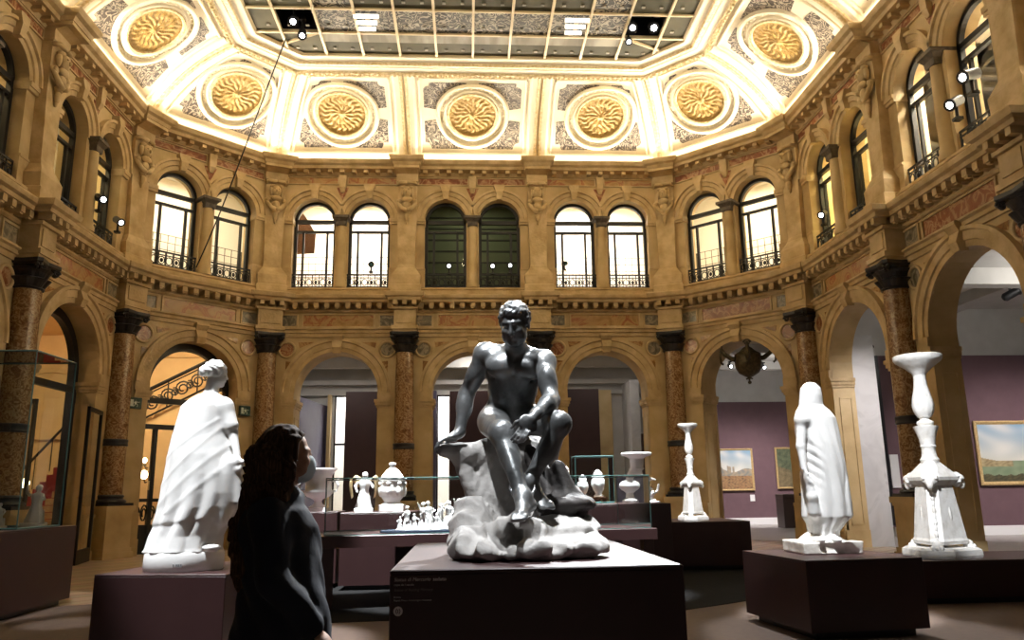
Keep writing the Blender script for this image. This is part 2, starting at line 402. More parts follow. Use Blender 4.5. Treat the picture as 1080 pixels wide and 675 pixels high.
    for (lo, hi) in ((ul - WR - .30, ul - WR + .02), (ur + WR - .02, ur + WR + .30)):
        mb.box(lo, hi, FACE - .06, .4, 8.90, 8.97); mb.box(lo, hi, FACE - .09, .4, 8.97, 9.07)
        mb.box(lo, hi, FACE - .03, .3, 7.0, 7.55); mb.box(lo, hi, FACE - .05, .3, 7.55, 7.6)
    mb.build('window_impost', M['stone_lt'], P)
    # middle colonnette of the window pair
    mb = MB(); x, y = b.xy(c, FACE - .01)
    mb.lathe([(.19, 7.0), (.19, 7.1), (.16, 7.14), (.17, 7.2), (.145, 7.25), (.15, 7.8), (.13, 8.84)], (x, y, 0), 16)
    cn = mb.build('colonnette', M['stone'], P, True, auto=50)
    mb = MB(b.fr)
    mb.loft([[(c - w1, FACE - .01 - w1, z), (c + w1, FACE - .01 - w1, z), (c + w1, .4, z), (c - w1, .4, z)] for w1, z in ((.14, 8.83), (.15, 8.87), (.155, 8.95), (.21, 9.03), (.24, 9.04), (.24, 9.11))])
    mb.build('colonnette_capital', M['darkcap'], cn)
    # frieze and cornice
    for (a0, a1) in ((.30, c - .12), (c + .12, W - .30)):
        inlay_panel(b, P, a0, a1, 10.10, 10.34, M['inlay_red' if b.kind != 'far' else ('inlay_ochre', 'inlay_red')[i % 2]], bar=.03)
    mb = MB(b.fr)
    for tri in (((c - .18, 10.02), (c + .18, 10.02), (c, 9.62)),): mb.loft([[(x, FACE - .012, z) for x, z in tri[::-1]], [(x, FACE + .01, z) for x, z in tri[::-1]]])
    mb.build('spandrel_inlay', M['inlay_red'], P)
    mb = MB(b.fr); mb.loft([[(c - w1, d, z), (c + w1, d, z), (c + w1, FACE, z), (c - w1, FACE, z)] for w1, d, z in ((.05, FACE - .05, 9.86), (.09, FACE - .12, 10.0), (.11, FACE - .14, 10.36))])
    mb.build('corbel', M['stone_lt'], P)
    mb = MB(b.fr)
    sweep(mb, [(FACE + .02, 10.36), (FACE - .05, 10.36), (FACE - .08, 10.42), (FACE - .10, 10.46), (FACE - .34, 10.48), (FACE - .36, 10.56), (FACE - .44, 10.60), (FACE - .48, 10.68), (FACE - .48, 10.72), (FACE + .02, 10.72)], 0, W)
    n = int(round(W / .34))
    for k in range(n):
        u = (k + .5) * W / n; mb.box(u - .06, u + .06, FACE - .28, FACE, 10.39, 10.475)
    mb.build('crown_cornice', M['stone_lt'], P)
    # windows
    for wi, u in enumerate(win_u(b)):
        wn = 'window_%d' % (i * 2 + wi + 1)
        d = .42
        mb = MB(b.fr)
        arch_ring(mb, u, WZS, WR - .085, WR, [(0, d + .07), (0, d - .03), (1, d - .03), (1, d + .07)], 20)
        for s in (-1, 1): mb.box(*sorted((u + s * (WR - .085), u + s * WR)), d - .03, d + .07, WZB, WZS)
        mb.box(u - WR, u + WR, d - .03, d + .07, WZB, WZB + .07)
        mb.box(u - WR, u + WR, d - .03, d + .06, WZS - .06, WZS + .05)
        mb.box(u - WR, u + WR, d - .02, d + .06, WZS - .34, WZS - .27)
        for s in (-1, 1): mb.box(u + s * .34 - .03, u + s * .34 + .03, d - .02, d + .05, WZB, WZS - .3)
        wo = mb.build(wn, M['iron']); wo['kind'] = 'structure'
        mb = MB(b.fr); ring = arch_pts(u, WR - .05, WZS, 16)
        pts = [(u - WR + .05, WZB + .03)] + ring + [(u + WR - .05, WZB + .03)]
        mb.face([(x, d + .02, z) for x, z in pts])
        mb.build('glass_pane', M['glass_win'], wo)
        mb = MB(b.fr)
        dd = .22
        mb.box(u - WR, u + WR, dd - .018, dd + .018, 7.40, 7.44); mb.box(u - WR, u + WR, dd - .015, dd + .015, 7.05, 7.08); mb.box(u - WR, u + WR, dd - .012, dd + .012, 7.32, 7.345)
        for k in range(7):
            uu = u - WR + .02 + k * (2 * WR - .04) / 6; mb.box(uu - .012, uu + .012, dd - .012, dd + .012, 7.05, 7.42)
        for k in range(6):
            uu = u - WR + .02 + (k + .5) * (2 * WR - .04) / 6
            rr = .075
            mb.tube([(uu + rr * math.cos(t), dd, 7.20 + 1.3 * rr * math.sin(t)) for t in [2 * PI * q / 12 for q in range(12)]], .013, 5, True)
            if k % 2: mb.sphere((uu, dd, 7.2), (.045, .03, .06), 8, 6)
        mb.build('railing', M['iron'], wo)
# ---- elements at the octagon vertices
VOWN = [0, 1, 2, 2, 4, 4, 5, 6, 8, 8, 9, 10]
COLN = ['left arcade, out of sight', 'brown marble column at the far left edge beside the glass case', 'tall brown marble column behind the glass case at left', 'brown marble column left of the white draped statue', 'brown marble column behind the masked visitor',
        'red brown marble column behind the vase in the long case', 'red brown marble column behind the seated bronze figure', 'brown marble column behind the smaller candelabrum', 'brown marble column behind the veiled white statue', 'brown marble column behind the large white candelabrum',
        'brown marble column at the right edge of the hall', 'x']
def capital(name, f, z0, z1, r, par):
    mb = MB(f); H = z1 - z0
    # astragal, bell with two rows of leaves, corner volutes, concave abacus
    mb.lathe([(r + .02, z0), (r + .035, z0 + .025), (r + .02, z0 + .05)], n=20)
    def leaf(a, z): return 1 + .10 * abs(math.sin(4 * a)) * (1 if z < z0 + H * .5 else .6)
    mb.lathe([(r, z0 + .04), (r + .05, z0 + H * .22), (r + .10, z0 + H * .36), (r + .03, z0 + H * .42), (r + .08, z0 + H * .58), (r + .13, z0 + H * .68), (r + .06, z0 + H * .74), (r + .08, z0 + H * .82)], n=32, mod=leaf)
    A = r + .15
    pts = []
    for k in range(4):
        a = PI / 4 + k * PI / 2
        cx_, cy_ = math.cos(a), math.sin(a); nx, ny = math.cos(a + PI / 2), math.sin(a + PI / 2)
        L = A * 1.32
        pts += [(L * cx_ - .05 * nx, L * cy_ - .05 * ny), (L * cx_ + .05 * nx, L * cy_ + .05 * ny)]
        a2 = a + PI / 4; pts.append((A * .86 * math.cos(a2), A * .86 * math.sin(a2)))
    mb.loft([[(x * s, y * s, z) for x, y in pts] for s, z in ((.93, z0 + H * .82), (1, z0 + H * .88), (1, z1))])
    for k in range(4):
        a = PI / 4 + k * PI / 2
        for q in (-1, 1):
            c0 = Vector((A * 1.13 * math.cos(a), A * 1.13 * math.sin(a), z0 + H * .72)); t = Vector((-math.sin(a), math.cos(a), 0))
            rr = H * .115
            pl = [tuple(c0 + t * q * .03 + Vector((math.cos(a), math.sin(a), 0)) * rr * math.cos(th) * (1 - th / 11) + Vector((0, 0, 1)) * rr * math.sin(th) * (1 - th / 11)) for th in [j * PI / 5 for j in range(14)]]
            mb.tube(pl, .03, 6)
    return mb.build(name, M['black'], par)
for i in range(2, 11):
    f, p, ang = corner_frame(i)
    P = wall_of[VOWN[i]]
    corner = i in MIT
    # marble column: a thing of its own
    def lf(x, y, z): return (x, y, z)
    ce = empty('column', (p.x, p.y, 0), ang, COLN[i], 'column', 'marble columns of the arcade', 'thing')
    mb = MB()
    for (h, z0, z1) in ((.43, 0, .14), (.40, .14, .22), (.37, .22, .98), (.39, .98, 1.04), (.42, 1.04, 1.15)): mb.box(-h, h, -h + .03, .2, z0, z1)
    mb.build('pedestal', M['stone'], ce)
    mb = MB(); mb.box(-.36, .36, -.36, .2, 1.15, 1.21)
    mb.lathe([(.34, 1.21), (.365, 1.245), (.34, 1.28), (.29, 1.30), (.285, 1.33), (.31, 1.36), (.295, 1.385), (.265, 1.40)], n=28)
    mb.build('base', M['black'], ce, True, auto=40)
    mb = MB(); mb.lathe([(.26, 1.39), (.262, 2.5), (.258, 3.5), (.24, 5.0), (.235, 5.13)], n=32)
    mb.build('shaft', M['column'], ce, True, auto=60)
    mb = MB(); mb.lathe([(.262, 2.49), (.285, 2.495), (.295, 2.52), (.285, 2.545), (.285, 2.59), (.295, 2.62), (.285, 2.645), (.262, 2.65)], n=28)
    mb.build('band', M['black'], ce, True, auto=40)
    capital('capital', None, 5.12, 5.66, .24, ce)
    # entablature block, ressaut, upper pilaster
    mb = MB(f); hw = .33 if not corner else .36
    mb.box(-hw, hw, -.30, .2, 5.66, 5.74); mb.box(-hw - .03, hw + .03, -.34, .2, 5.74, 5.84)
    mb.box(-hw + .03, hw - .03, -.26, .2, 5.84, 6.33); mb.box(-hw - .02, hw + .02, -.32, .2, 6.31, 6.38)
    mb.box(-hw + .10, hw - .10, -.285, -.25, 5.92, 6.25)
    for k in (-.26, 0, .26): mb.box(k - .06, k + .06, -.46, -.2, 6.41, 6.53)
    mb.loft([[(-x, y, z), (x, y, z), (x, .2, z), (-x, .2, z)] for x, y, z in ((hw + .12, -.48, 6.53), (hw + .13, -.50, 6.60), (hw + .2, -.57, 6.63), (hw + .22, -.60, 6.74), (hw + .2, -.58, 6.75))])
    mb.build('entablature_block', M['stone_lt'], P)
    mb = MB(f)
    mb.loft([[(-x, y, z), (x, y, z), (x, .25, z), (-x, .25, z)] for x, y, z in ((.42, -.24, 6.74), (.42, -.24, 7.02), (.38, -.2, 7.05), (.40, -.20, 7.32), (.33, -.16, 7.42), (.25, -.10, 7.55), (.235, -.08, 7.65), (.25, -.07, 8.4), (.27, -.06, 9.0), (.27, -.06, 10.1), (.30, -.10, 10.14), (.30, -.1, 10.36), (.30, -.3, 10.42))])
    mb.box(-.36, .36, -.44, .2, 10.42, 10.50)
    mb.loft([[(-x, y, z), (x, y, z), (x, .2, z), (-x, .2, z)] for x, y, z in ((.38, -.46, 10.50), (.40, -.5, 10.58), (.46, -.58, 10.62), (.49, -.62, 10.70), (.49, -.62, 10.74))])
    pl = mb.build('pilaster', M['stone_lt'], P)
    # carved mask and festoon on the pilaster
    mb = MB(f)
    mb.sphere((0, -.17, 9.78), (.13, .12, .17), 14, 10); mb.sphere((0, -.29, 9.76), (.03, .05, .05), 8, 6)
    for s in (-1, 1):
        mb.sphere((s * .055, -.27, 9.82), (.03, .025, .02), 8, 5); mb.sphere((s * .14, -.14, 9.78), (.05, .07, .15), 8, 6); mb.sphere((s * .10, -.15, 9.92), (.09, .09, .06), 8, 6)
        mb.tube([(s * .26, -.08, 9.56), (s * .24, -.15, 9.42), (s * .14, -.19, 9.28), (0, -.2, 9.22)], [.04, .055, .065, .07], 8)
        mb.sphere((s * .22, -.14, 9.50), (.07, .07, .08), 8, 6)
        mb.tube([(s * .28, -.05, 10.04), (s * .2, -.16, 10.08), (0, -.2, 10.06)], .05, 6)
    mb.sphere((0, -.18, 9.56), (.15, .09, .09), 12, 6); mb.sphere((0, -.16, 9.38), (.11, .09, .12), 10, 6)
    mb.sphere((0, -.12, 9.06), (.07, .06, .16), 10, 6); mb.sphere((0, -.13, 9.2), (.11, .08, .08), 10, 6); mb.sphere((0, -.1, 8.9), (.03, .04, .08), 8, 6)
    mb.build('mask_carving', M['stone_lt'], pl, True)

# ------------------------------------------------------------------ coved ceiling
ceil = None
NS = 14; TH0, TH1, LC = R(56), R(11), 2.78
def cove_pt(s):
    """arc-length s -> (r, z, theta)"""
    n_ = 24; r, z = 0.03, 10.80
    for k in range(n_):
        th = TH0 + (TH1 - TH0) * (s * (k + .5) / n_) / LC
        r += math.cos(th) * s / n_; z += math.sin(th) * s / n_
    return r, z, TH0 + (TH1 - TH0) * s / LC
class Cove:
    def __init__(s, b): s.b = b
    def hw(s, side, t):
        r = cove_pt(t)[0]; b = s.b
        return b.W / 2 - (T22 * r if (b.m0 if side < 0 else b.m1) else 0)
    def m(s, a, t, h):
        r, z, th = cove_pt(t); b = s.b
        q = b.p + b.u * (b.W / 2 + a) + b.n * -(r + h * math.sin(th))
        return (q.x, q.y, z - h * math.cos(th))
mb = MB()
for b in BAYS:
    cv = Cove(b)
    g = [[mb.v(cv.m(-cv.hw(-1, LC * k / NS) + (cv.hw(-1, LC * k / NS) + cv.hw(1, LC * k / NS)) * j / 8, LC * k / NS, 0)) for j in range(9)] for k in range(NS + 1)]
    for k in range(NS):
        for j in range(8): mb.F.append([g[k][j], g[k][j + 1], g[k + 1][j + 1], g[k + 1][j]])
ceil = mb.build('ceiling', M['cove'], None, True); ceil['kind'] = 'structure'
def strip(mb, cv, path, w, h, n=None):
    """raised band following points (a, t) with half width w and height h on the cove"""
    P = [Vector((x, y)) for x, y in path]
    rings = []
    for i in range(len(P)):
        a = P[max(i - 1, 0)]; c = P[min(i + 1, len(P) - 1)]
        tn = (c - a).normalized(); nn = Vector((-tn.y, tn.x))
        l, r_ = P[i] + nn * w, P[i] - nn * w
        rings.append([cv.m(l.x, l.y, -.01), cv.m(l.x, l.y, h * .6), cv.m((P[i] + nn * w * .6).x, (P[i] + nn * w * .6).y, h), cv.m((P[i] - nn * w * .6).x, (P[i] - nn * w * .6).y, h), cv.m(r_.x, r_.y, h * .6), cv.m(r_.x, r_.y, -.01)])
    mb.loft(rings)
def torus(mb, cv, ca, ct, Rr, w, h, n=40):
    strip(mb, cv, [(ca + Rr * math.cos(2 * PI * k / n), ct + Rr * math.sin(2 * PI * k / n)) for k in range(n + 1)], w, h)
def panel_face(mb, cv, poly_in, poly_out, h):
    for k in range(len(poly_in) - 1):
        a, b_, c, d = poly_in[k], poly_in[k + 1], poly_out[k + 1], poly_out[k]
        mb.face([cv.m(*a, h), cv.m(*b_, h), cv.m(*c, h), cv.m(*d, h)])
for i, b in enumerate(BAYS):
    cv = Cove(b); ct = 1.40; Rr = 1.02
    ca = 0.0
    if b.kind == 'far' and b.m0: ca = .10
    if b.kind == 'far' and b.m1: ca = -.10
    if b.kind == 'side' and b.m0: ca = .2
    if b.kind == 'side' and b.m1: ca = -.2
    # ribs at both ends
    mb = MB(); mt = MB()
    for s in (-1, 1):
        pth = [(s * (cv.hw(s, LC * k / NS) - .15), LC * k / NS) for k in range(NS + 1)]
        strip(mb, cv, pth, .15, .09)
        strip(mt, cv, [(s * (cv.hw(s, LC * k / NS) - .07), LC * k / NS) for k in range(NS + 1)], .05, .12)
        # panel frame
        strip(mb, cv, [(s * (cv.hw(s, t) - .40), t) for t in [.22 + (LC - .40) * k / 12 for k in range(13)]], .03, .05)
    for t in (.22, LC - .14):
        strip(mb, cv, [(-cv.hw(-1, t) + .40 + (cv.hw(-1, t) + cv.hw(1, t) - .8) * k / 6, t) for k in range(7)], .035, .05)
    mb.build('rib', M['cove'], ceil); mt.build('gilt_rib_band', M['cove_trim'], ceil)
    mb = MB()
    torus(mb, cv, ca, ct, Rr - .04, .05, .09); torus(mb, cv, ca, ct, .76, .035, .06)
    for k in range(44):   # bead ring
        a = 2 * PI * k / 44; mb.sphere(cv.m(ca + .87 * math.cos(a), ct + .87 * math.sin(a), .02), .026, 6, 4)
    mb.build('medallion_ring', M['cove'], ceil)
    mb = MB(); torus(mb, cv, ca, ct, .69, .04, .085); mb.build('gilt_ring', M['cove_trim'], ceil)
    # gilded rosette, modelled in relief
    mb = MB(); nr, na = 24, 128; g = []
    for j in range(nr + 1):
        rr = .66 * j / nr; row = []
        for k in range(na):
            a = 2 * PI * k / na; q = rr / .66
            h = .02 + .06 * math.exp(-(q / .14) ** 2) + .04 * (math.cos(12 * a + .8 * math.sin(q * 9)) * .5 + .5) * math.exp(-((q - .33) / .12) ** 2) + .04 * (math.cos(20 * a + 1.6 * math.cos(q * 14)) * .5 + .5) * math.exp(-((q - .68) / .16) ** 2) + .025 * (math.cos(32 * a) * .5 + .5) * math.exp(-((q - .93) / .05) ** 2)
            row.append(mb.v(cv.m(ca + rr * math.cos(a), ct + rr * math.sin(a), h)))
        g.append(row)
    for j in range(nr):
        for k in range(na): mb.F.append([g[j][k], g[j][(k + 1) % na], g[j + 1][(k + 1) % na], g[j + 1][k]])
    mb.build('medallion', M['gold'], ceil, True)
    # four filigree spandrels
    for qd in range(4):
        t0 = qd * PI / 2
        pin, pout = [], []
        n_ = 22
        for k in range(n_ + 1):
            a = t0 + R(9) + (PI / 2 - R(18)) * k / n_
            dx, dy = math.cos(a), math.sin(a)
            def inside(x, y):
                if y < .36 or y > LC - .30: return False
                hl, hr = cv.hw(-1, y) - .52, cv.hw(1, y) - .52
                if x < -hl or x > hr: return False
                cx_ = hr - x if x > ca else x + hl
                cy_ = (LC - .30 - y) if y > ct else y - .36
                return not (cx_ < .16 and cy_ < .16)
            rr = Rr
            while rr < 2.4 and inside(ca + (rr + .01) * dx, ct + (rr + .01) * dy): rr += .01
            pin.append((ca + (Rr + .025) * dx, ct + (Rr + .025) * dy)); pout.append((ca + max(rr, Rr + .026) * dx, ct + max(rr, Rr + .026) * dy))
        if max((Vector(o) - Vector(q)).length for o, q in zip(pout, pin)) < .08: continue
        mb = MB(); panel_face(mb, cv, pin, pout, .008)
        mb.build('filigree_panel', M['filigree'], ceil)
    # mouldings round the skylight
    for prof, mat, nm in (([(2.28, 12.26), (2.34, 12.20), (2.42, 12.20), (2.46, 12.26)], 'cove_trim', 'gilt_band'), ([(2.40, 12.24), (2.62, 12.27), (2.66, 12.36), (2.40, 12.40)], 'cove', 'skylight_moulding'),
                          ([(2.64, 12.28), (2.76, 12.26), (2.80, 12.36), (2.64, 12.40)], 'cove_trim', 'gilt_band'), ([(2.78, 12.33), (3.0, 12.35), (3.0, 12.44), (2.78, 12.44)], 'cove', 'skylight_moulding')):
        mb = MB(b.fr); sweep(mb, [(-r, z) for r, z in prof], 0, b.W); mb.build(nm, M[mat], ceil)
    # beads on the outer gilt band
    mb = MB(b.fr)
    n = int((b.W - (T22 * 2.38 * (b.m0 + b.m1))) / .13)
    u0 = T22 * 2.38 * b.m0
    for k in range(n): mb.sphere((u0 + (k + .5) * (b.W - T22 * 2.38 * (b.m0 + b.m1)) / n, -2.36, 12.19), (.045, .05, .04), 6, 4)
    mb.build('bead_row', M['cove_trim'], ceil)
# ------------------------------------------------------------------ skylight (structure 'ceiling' part: window of the roof)
ZG = 12.42
def insx(y):   # half width of the glazed octagon at y
    if y > 17.61: return 4.38 + (18.54 - y)
    return 5.31
sky = MB(); g = .035
rows = [18.54 - .99 * k for k in range(13)]
cols = [.935 * k for k in range(-6, 7)]
for x in cols:
    xe = abs(x)
    ytop = 18.54 if xe <= 4.38 else 18.54 - (xe - 4.38)
    if xe < 5.31: sky.box(x - .03, x + .03, rows[-1], ytop, ZG - .05, ZG + .06)
for y in rows: sky.box(-insx(y), insx(y), y - .025, y + .025, ZG - .04, ZG + .05)
for s in (-1, 1):
    sky.tube([(s * 4.38, 18.54, ZG), (s * 5.31, 17.61, ZG), (s * 5.31, rows[-1], ZG)], .05, 6)
    sky.tube([(s * 3.74, 17.55, ZG), (s * 4.38 + s * .4, 18.1, ZG)], .045, 6)
skyo = sky.build('window_30', M['sky_bar']); skyo['kind'] = 'structure'
BOX = {(-4, 1), (4, 1)}
def clip_cell(x0, x1, y0, y1):
    poly = [(x0, y0), (x1, y0), (x1, y1), (x0, y1)]
    for s in (-1, 1):   # s*x + y <= 4.38 + 18.54
        out = []
        f = lambda p: 4.38 + 18.54 - s * p[0] - p[1]
        for a, b_ in zip(poly, poly[1:] + poly[:1]):
            fa, fb = f(a), f(b_)
            if fa >= 0: out.append(a)
            if fa * fb < 0:
                t = fa / (fa - fb); out.append((a[0] + (b_[0] - a[0]) * t, a[1] + (b_[1] - a[1]) * t))
        poly = out
        if not poly: break
    return poly
groups = {'sky_glass': MB(), 'sky_pale': MB(), 'sky_fil': MB()}  # pale and scroll rows: view of the frieze above, painted on the panes
boxes = []
for r_ in range(12):
    for c_ in range(12):
        x0, x1 = max(cols[c_], -5.31), min(cols[c_ + 1], 5.31); y1, y0 = rows[r_], rows[r_ + 1]
        if x1 - x0 < .05: continue
        p_ = clip_cell(x0, x1, y0, y1)
        if len(p_) < 3: continue
        xc = (x0 + x1) / 2
        if r_ == 1 and 3.6 < abs(xc) < 4.4 : boxes.append((x0, x1, y0, y1)); continue
        edge = abs(xc) > 3.9
        if r_ == 0 and not edge:
            ym = y1 - .55
            groups['sky_glass'].face([(x0, ym, ZG + .01), (x1, ym, ZG + .01), (x1, y1, ZG + .01), (x0, y1, ZG + .01)])
            groups['sky_pale'].face([(x0, y0, ZG + .01), (x1, y0, ZG + .01), (x1, ym, ZG + .01), (x0, ym, ZG + .01)])
        else:
            k = 'sky_fil' if (r_ == 1 and not edge) or (r_ == 2 and abs(xc) > 2.6 and not edge) else 'sky_glass'
            groups[k].face([(x, y, ZG + .01) for x, y in p_])
groups['sky_glass'].build('glazing', M['sky_glass'], skyo); groups['sky_pale'].build('pale_glazing', M['sky_pale'], skyo); groups['sky_fil'].build('frieze_view_glazing', M['sky_fil'], skyo)
mb = MB()
for x in cols:
    for k in range(5):
        for e in (.25, .68):
            y = 18.54 - .28 - k * .99; xx = x + e
            if abs(xx) < insx(y) - .1: mb.box(xx - .04, xx + .04, y - .03, y + .03, ZG - .02, ZG + .005)
mb.build('glazing_clip', M['sky_pale'], skyo)
for (x0, x1, y0, y1) in boxes:
    mb = MB(); h = .5
    mb.face([(x0, y0, ZG + h), (x0, y1, ZG + h), (x1, y1, ZG + h), (x1, y0, ZG + h)])
    for a, b_ in (((x0, y0), (x1, y0)), ((x1, y0), (x1, y1)), ((x1, y1), (x0, y1)), ((x0, y1), (x0, y0))): mb.face([(*a, ZG), (*b_, ZG), (*b_, ZG + h), (*a, ZG + h)])
    mb.build('lamp_recess', M['sky_black'], skyo)
# ------------------------------------------------------------------ upper corridors behind the windows
CORR = {0: (80, (1, .72, .35)), 1: (200, (1, .75, .38)), 2: (420, (1, .80, .42)), 3: (480, (1, .88, .66)), 4: (1000, (1, .93, .85)), 5: (60, (.90, 1, .62)), 6: (1000, (1, .94, .86)), 7: (480, (1, .88, .66)), 8: (1200, (1, .82, .40)), 9: (2600, (1, .90, .72)), 10: (1500, (1, .90, .72))}
gridm = MB()
for i, b in enumerate(BAYS):
    mb = MB(b.fr); W = b.W; z0, z1, d0, d1 = 6.9, 10.6, .76, 3.2
    mb.face([(0, d1, z0), (W, d1, z0), (W, d1, z1), (0, d1, z1)][::-1])
    mb.face([(0, d0, z0), (W, d0, z0), (W, d1, z0), (0, d1, z0)]); mb.face([(0, d0, z1), (W, d0, z1), (W, d1, z1), (0, d1, z1)][::-1])
    mb.face([(0, d0, z0), (0, d1, z0), (0, d1, z1), (0, d0, z1)]); mb.face([(W, d0, z0), (W, d1, z0), (W, d1, z1), (W, d0, z1)][::-1])
    o = mb.build('wall_corridor_%d' % (i + 1), M['corr_wall'] if i != 5 else plain('dim_green_wall', (.20, .20, .13), .8)); o['kind'] = 'structure'
    # gridded low screen at the back of the corridor
    mb = MB(b.fr)
    if i != 5:
        for k in range(19): mb.box(k * W / 18 - .006, k * W / 18 + .006, 1.9, 1.92, 6.9, 8.45)
        for k in range(7): mb.box(0.02, W - .02, 1.9, 1.92, 7.15 + k * .215, 7.162 + k * .215)
    else:
        for k in range(9): mb.box(.02, W - .02, 1.6, 1.66, 7.1 + k * .36, 7.14 + k * .36)
    mb.build('screen_grid', M['iron'] if i == 5 else plain('screen_bar', (.10, .085, .06), .5), o)
    e, colr = CORR[i]
    x, y = b.xy(W / 2, 1.3)
    light('AREA', 'corridor_lamp', (x, y, 10.5), e * .55, colr, (x, y, 0), 1.2, size_y=2.4)
# ------------------------------------------------------------------ floor
def banded_floor():
    m, nt, b = _mat('banded_marble_floor')
    tc = _n(nt, 'ShaderNodeTexCoord'); mp = _n(nt, 'ShaderNodeMapping'); mp.inputs['Rotation'].default_value = (0, 0, R(45)); nt.links.new(tc.outputs['Object'], mp.inputs['Vector'])
    wv = _n(nt, 'ShaderNodeTexWave'); wv.inputs['Scale'].default_value = 0.42; wv.inputs['Distortion'].default_value = 0.3
    nt.links.new(mp.outputs['Vector'], wv.inputs['Vector'])
    r = ramp(nt, [(0.0, (0.70, 0.56, 0.40)), (0.42, (0.74, 0.58, 0.40)), (0.46, (0.36, 0.18, 0.09)), (0.6, (0.48, 0.23, 0.11)), (0.66, (0.5, 0.37, 0.25)), (1.0, (0.62, 0.5, 0.34))])
    r.color_ramp.interpolation = 'LINEAR'
    nt.links.new(wv.outputs['Fac'], r.inputs['Fac'])
    nz = _n(nt, 'ShaderNodeTexNoise'); nz.inputs['Scale'].default_value = 3; nz.inputs['Detail'].default_value = 6
    nt.links.new(tc.outputs['Object'], nz.inputs['Vector'])
    mx = _n(nt, 'ShaderNodeMixRGB', blend_type='MULTIPLY'); mx.inputs['Fac'].default_value = .5
    nt.links.new(r.outputs['Color'], mx.inputs['Color1']); nt.links.new(nz.outputs['Color'], mx.inputs['Color2'])
    nt.links.new(mx.outputs['Color'], b.inputs['Base Color']); b.inputs['Roughness'].default_value = 0.28
    return m
M['marble_floor'] = banded_floor()
M['gallery_floor'] = noisy('pale_gallery_floor', [(0.3, (0.42, 0.39, 0.37)), (0.7, (0.48, 0.45, 0.43))], 2, 0.35)
mb = MB(); mb.box(-26, 26, -3, 36, -0.2, 0)
fl = mb.build('floor', M['marble_floor']); fl['kind'] = 'structure'
def poly_slab(name, pts, z0, z1, mat, parent=None):
    mb = MB(); mb.loft([[(x, y, z0) for x, y in pts], [(x, y, z1) for x, y in pts]]); return mb.build(name, mat, parent)
poly_slab('carpet', [(-9, -2.5), (9, -2.5), (8.0, 12.3), (5.4, 14.9), (-2.2, 14.9), (-4.2, 11.3), (-7.8, 9.6)], 0.0, 0.008, M['floor'], fl)
poly_slab('dark_floor_area', [(-4.4, 10.4), (-1.66, 8.95), (2.2, 9.2), (3.25, 9.9), (5.0, 11.3), (4.6, 14.2), (-1.8, 14.2)], 0.008, 0.014, M['mat'], fl)  # near-black area laid over the carpet
poly_slab('gallery_paving', [(9.4, 5), (25.5, 5), (25.5, 32), (6.0, 32), (6.0, 22.5), (9.4, 19.0)], 0.0, 0.005, M['gallery_floor'], fl)
def structure(name, mat, *boxes, fr=None):
    mb = MB(fr)
    for bx_ in boxes: mb.box(*bx_)
    o = mb.build(name, mat); o['kind'] = 'structure'; return o
# ------------------------------------------------------------------ passage behind the far wall
structure('wall_passage_back', M['white_wall'], (-5.9, -4.64, 27, 27.2, 0, 6.1), (-4.64, -3.0, 27, 27.2, 4.65, 6.1), (-3.0, -1.22, 27, 27.2, 0, 6.1), (-1.22, 1.6, 27, 27.2, 4.72, 6.1), (1.6, 3.1, 27, 27.2, 0, 6.1), (3.1, 4.3, 27, 27.2, 4.7, 6.1), (4.3, 6.6, 27, 27.2, 0, 6.1))
structure('ceiling_passage', M['white_wall'], (-6, 6.6, 22.4, 27.2, 6.1, 6.2))
for k, (y, z) in enumerate(((23.2, 5.78), (24.6, 5.72), (26.2, 5.45))): structure('trim_beam_%d' % (k + 1), M['white_wall'], (-5.9, 6.6, y, y + .28, z, 6.1), (-5.9, 6.6, y - .05, y + .33, 5.98, 6.1))
structure('trim_lintel', M['white_wall'], (-5.9, 6.6, 26.75, 27.0, 4.95, 5.1), (-5.9, 6.6, 26.85, 27.0, 4.6, 4.72))
structure('wall_passage_left', M['white_wall'], (-6.0, -5.85, 22.5, 27, 0, 6.1))
structure('wall_passage_right', M['greymarble'], (5.2, 5.5, 25.6, 27, 0, 4.9), (5.75, 6.6, 26.2, 26.4, 0, 4.9))
o = poly_slab('partition_slate', [(-5.62, 22.7), (-5.42, 22.7), (-4.88, 26.95), (-5.08, 26.95)], 0, 4.25, M['slate']); o['kind'] = 'structure'
structure('partition_maroon_1', M['maroon'], (-4.14, -1.95, 26.0, 26.15, 0, 4.62))
structure('partition_maroon_2', M['maroon'], (-.74, 1.5, 26.0, 26.15, 0, 4.62))
structure('partition_maroon_3', M['maroon'], (3.0, 4.22, 26.0, 26.15, 0, 4.66), (5.25, 6.4, 24.4, 24.52, 0, 3.05), (5.62, 6.4, 24.52, 24.6, 0, 4.05))
structure('trim_passage_pier', M['stone'], (4.30, 4.76, 26.6, 27, 0, 4.7), (-4.83, -4.72, 26.6, 26.9, 0, 4.6), (-.76, -.70, 26.7, 26.9, 0, 4.6))
structure('trim_passage_post', M['slate'], (-1.56, -1.2, 26.5, 26.9, 0, 4.7))
structure('wall_back_room', M['corr_wall'], (-6, 6, 30, 30.1, 0, 6))
for k, x in enumerate((-4.42, -.98)):
    o = structure('window_%d' % (31 + k), M['iron'], (x - .22, x - .17, 26.9, 26.96, 0, 4.65), (x + .20, x + .24, 26.9, 26.96, 0, 4.65), (x - .2, x + .22, 26.9, 26.96, 2.93, 3.0), (x - .2, x + .22, 26.9, 26.96, 4.55, 4.65))
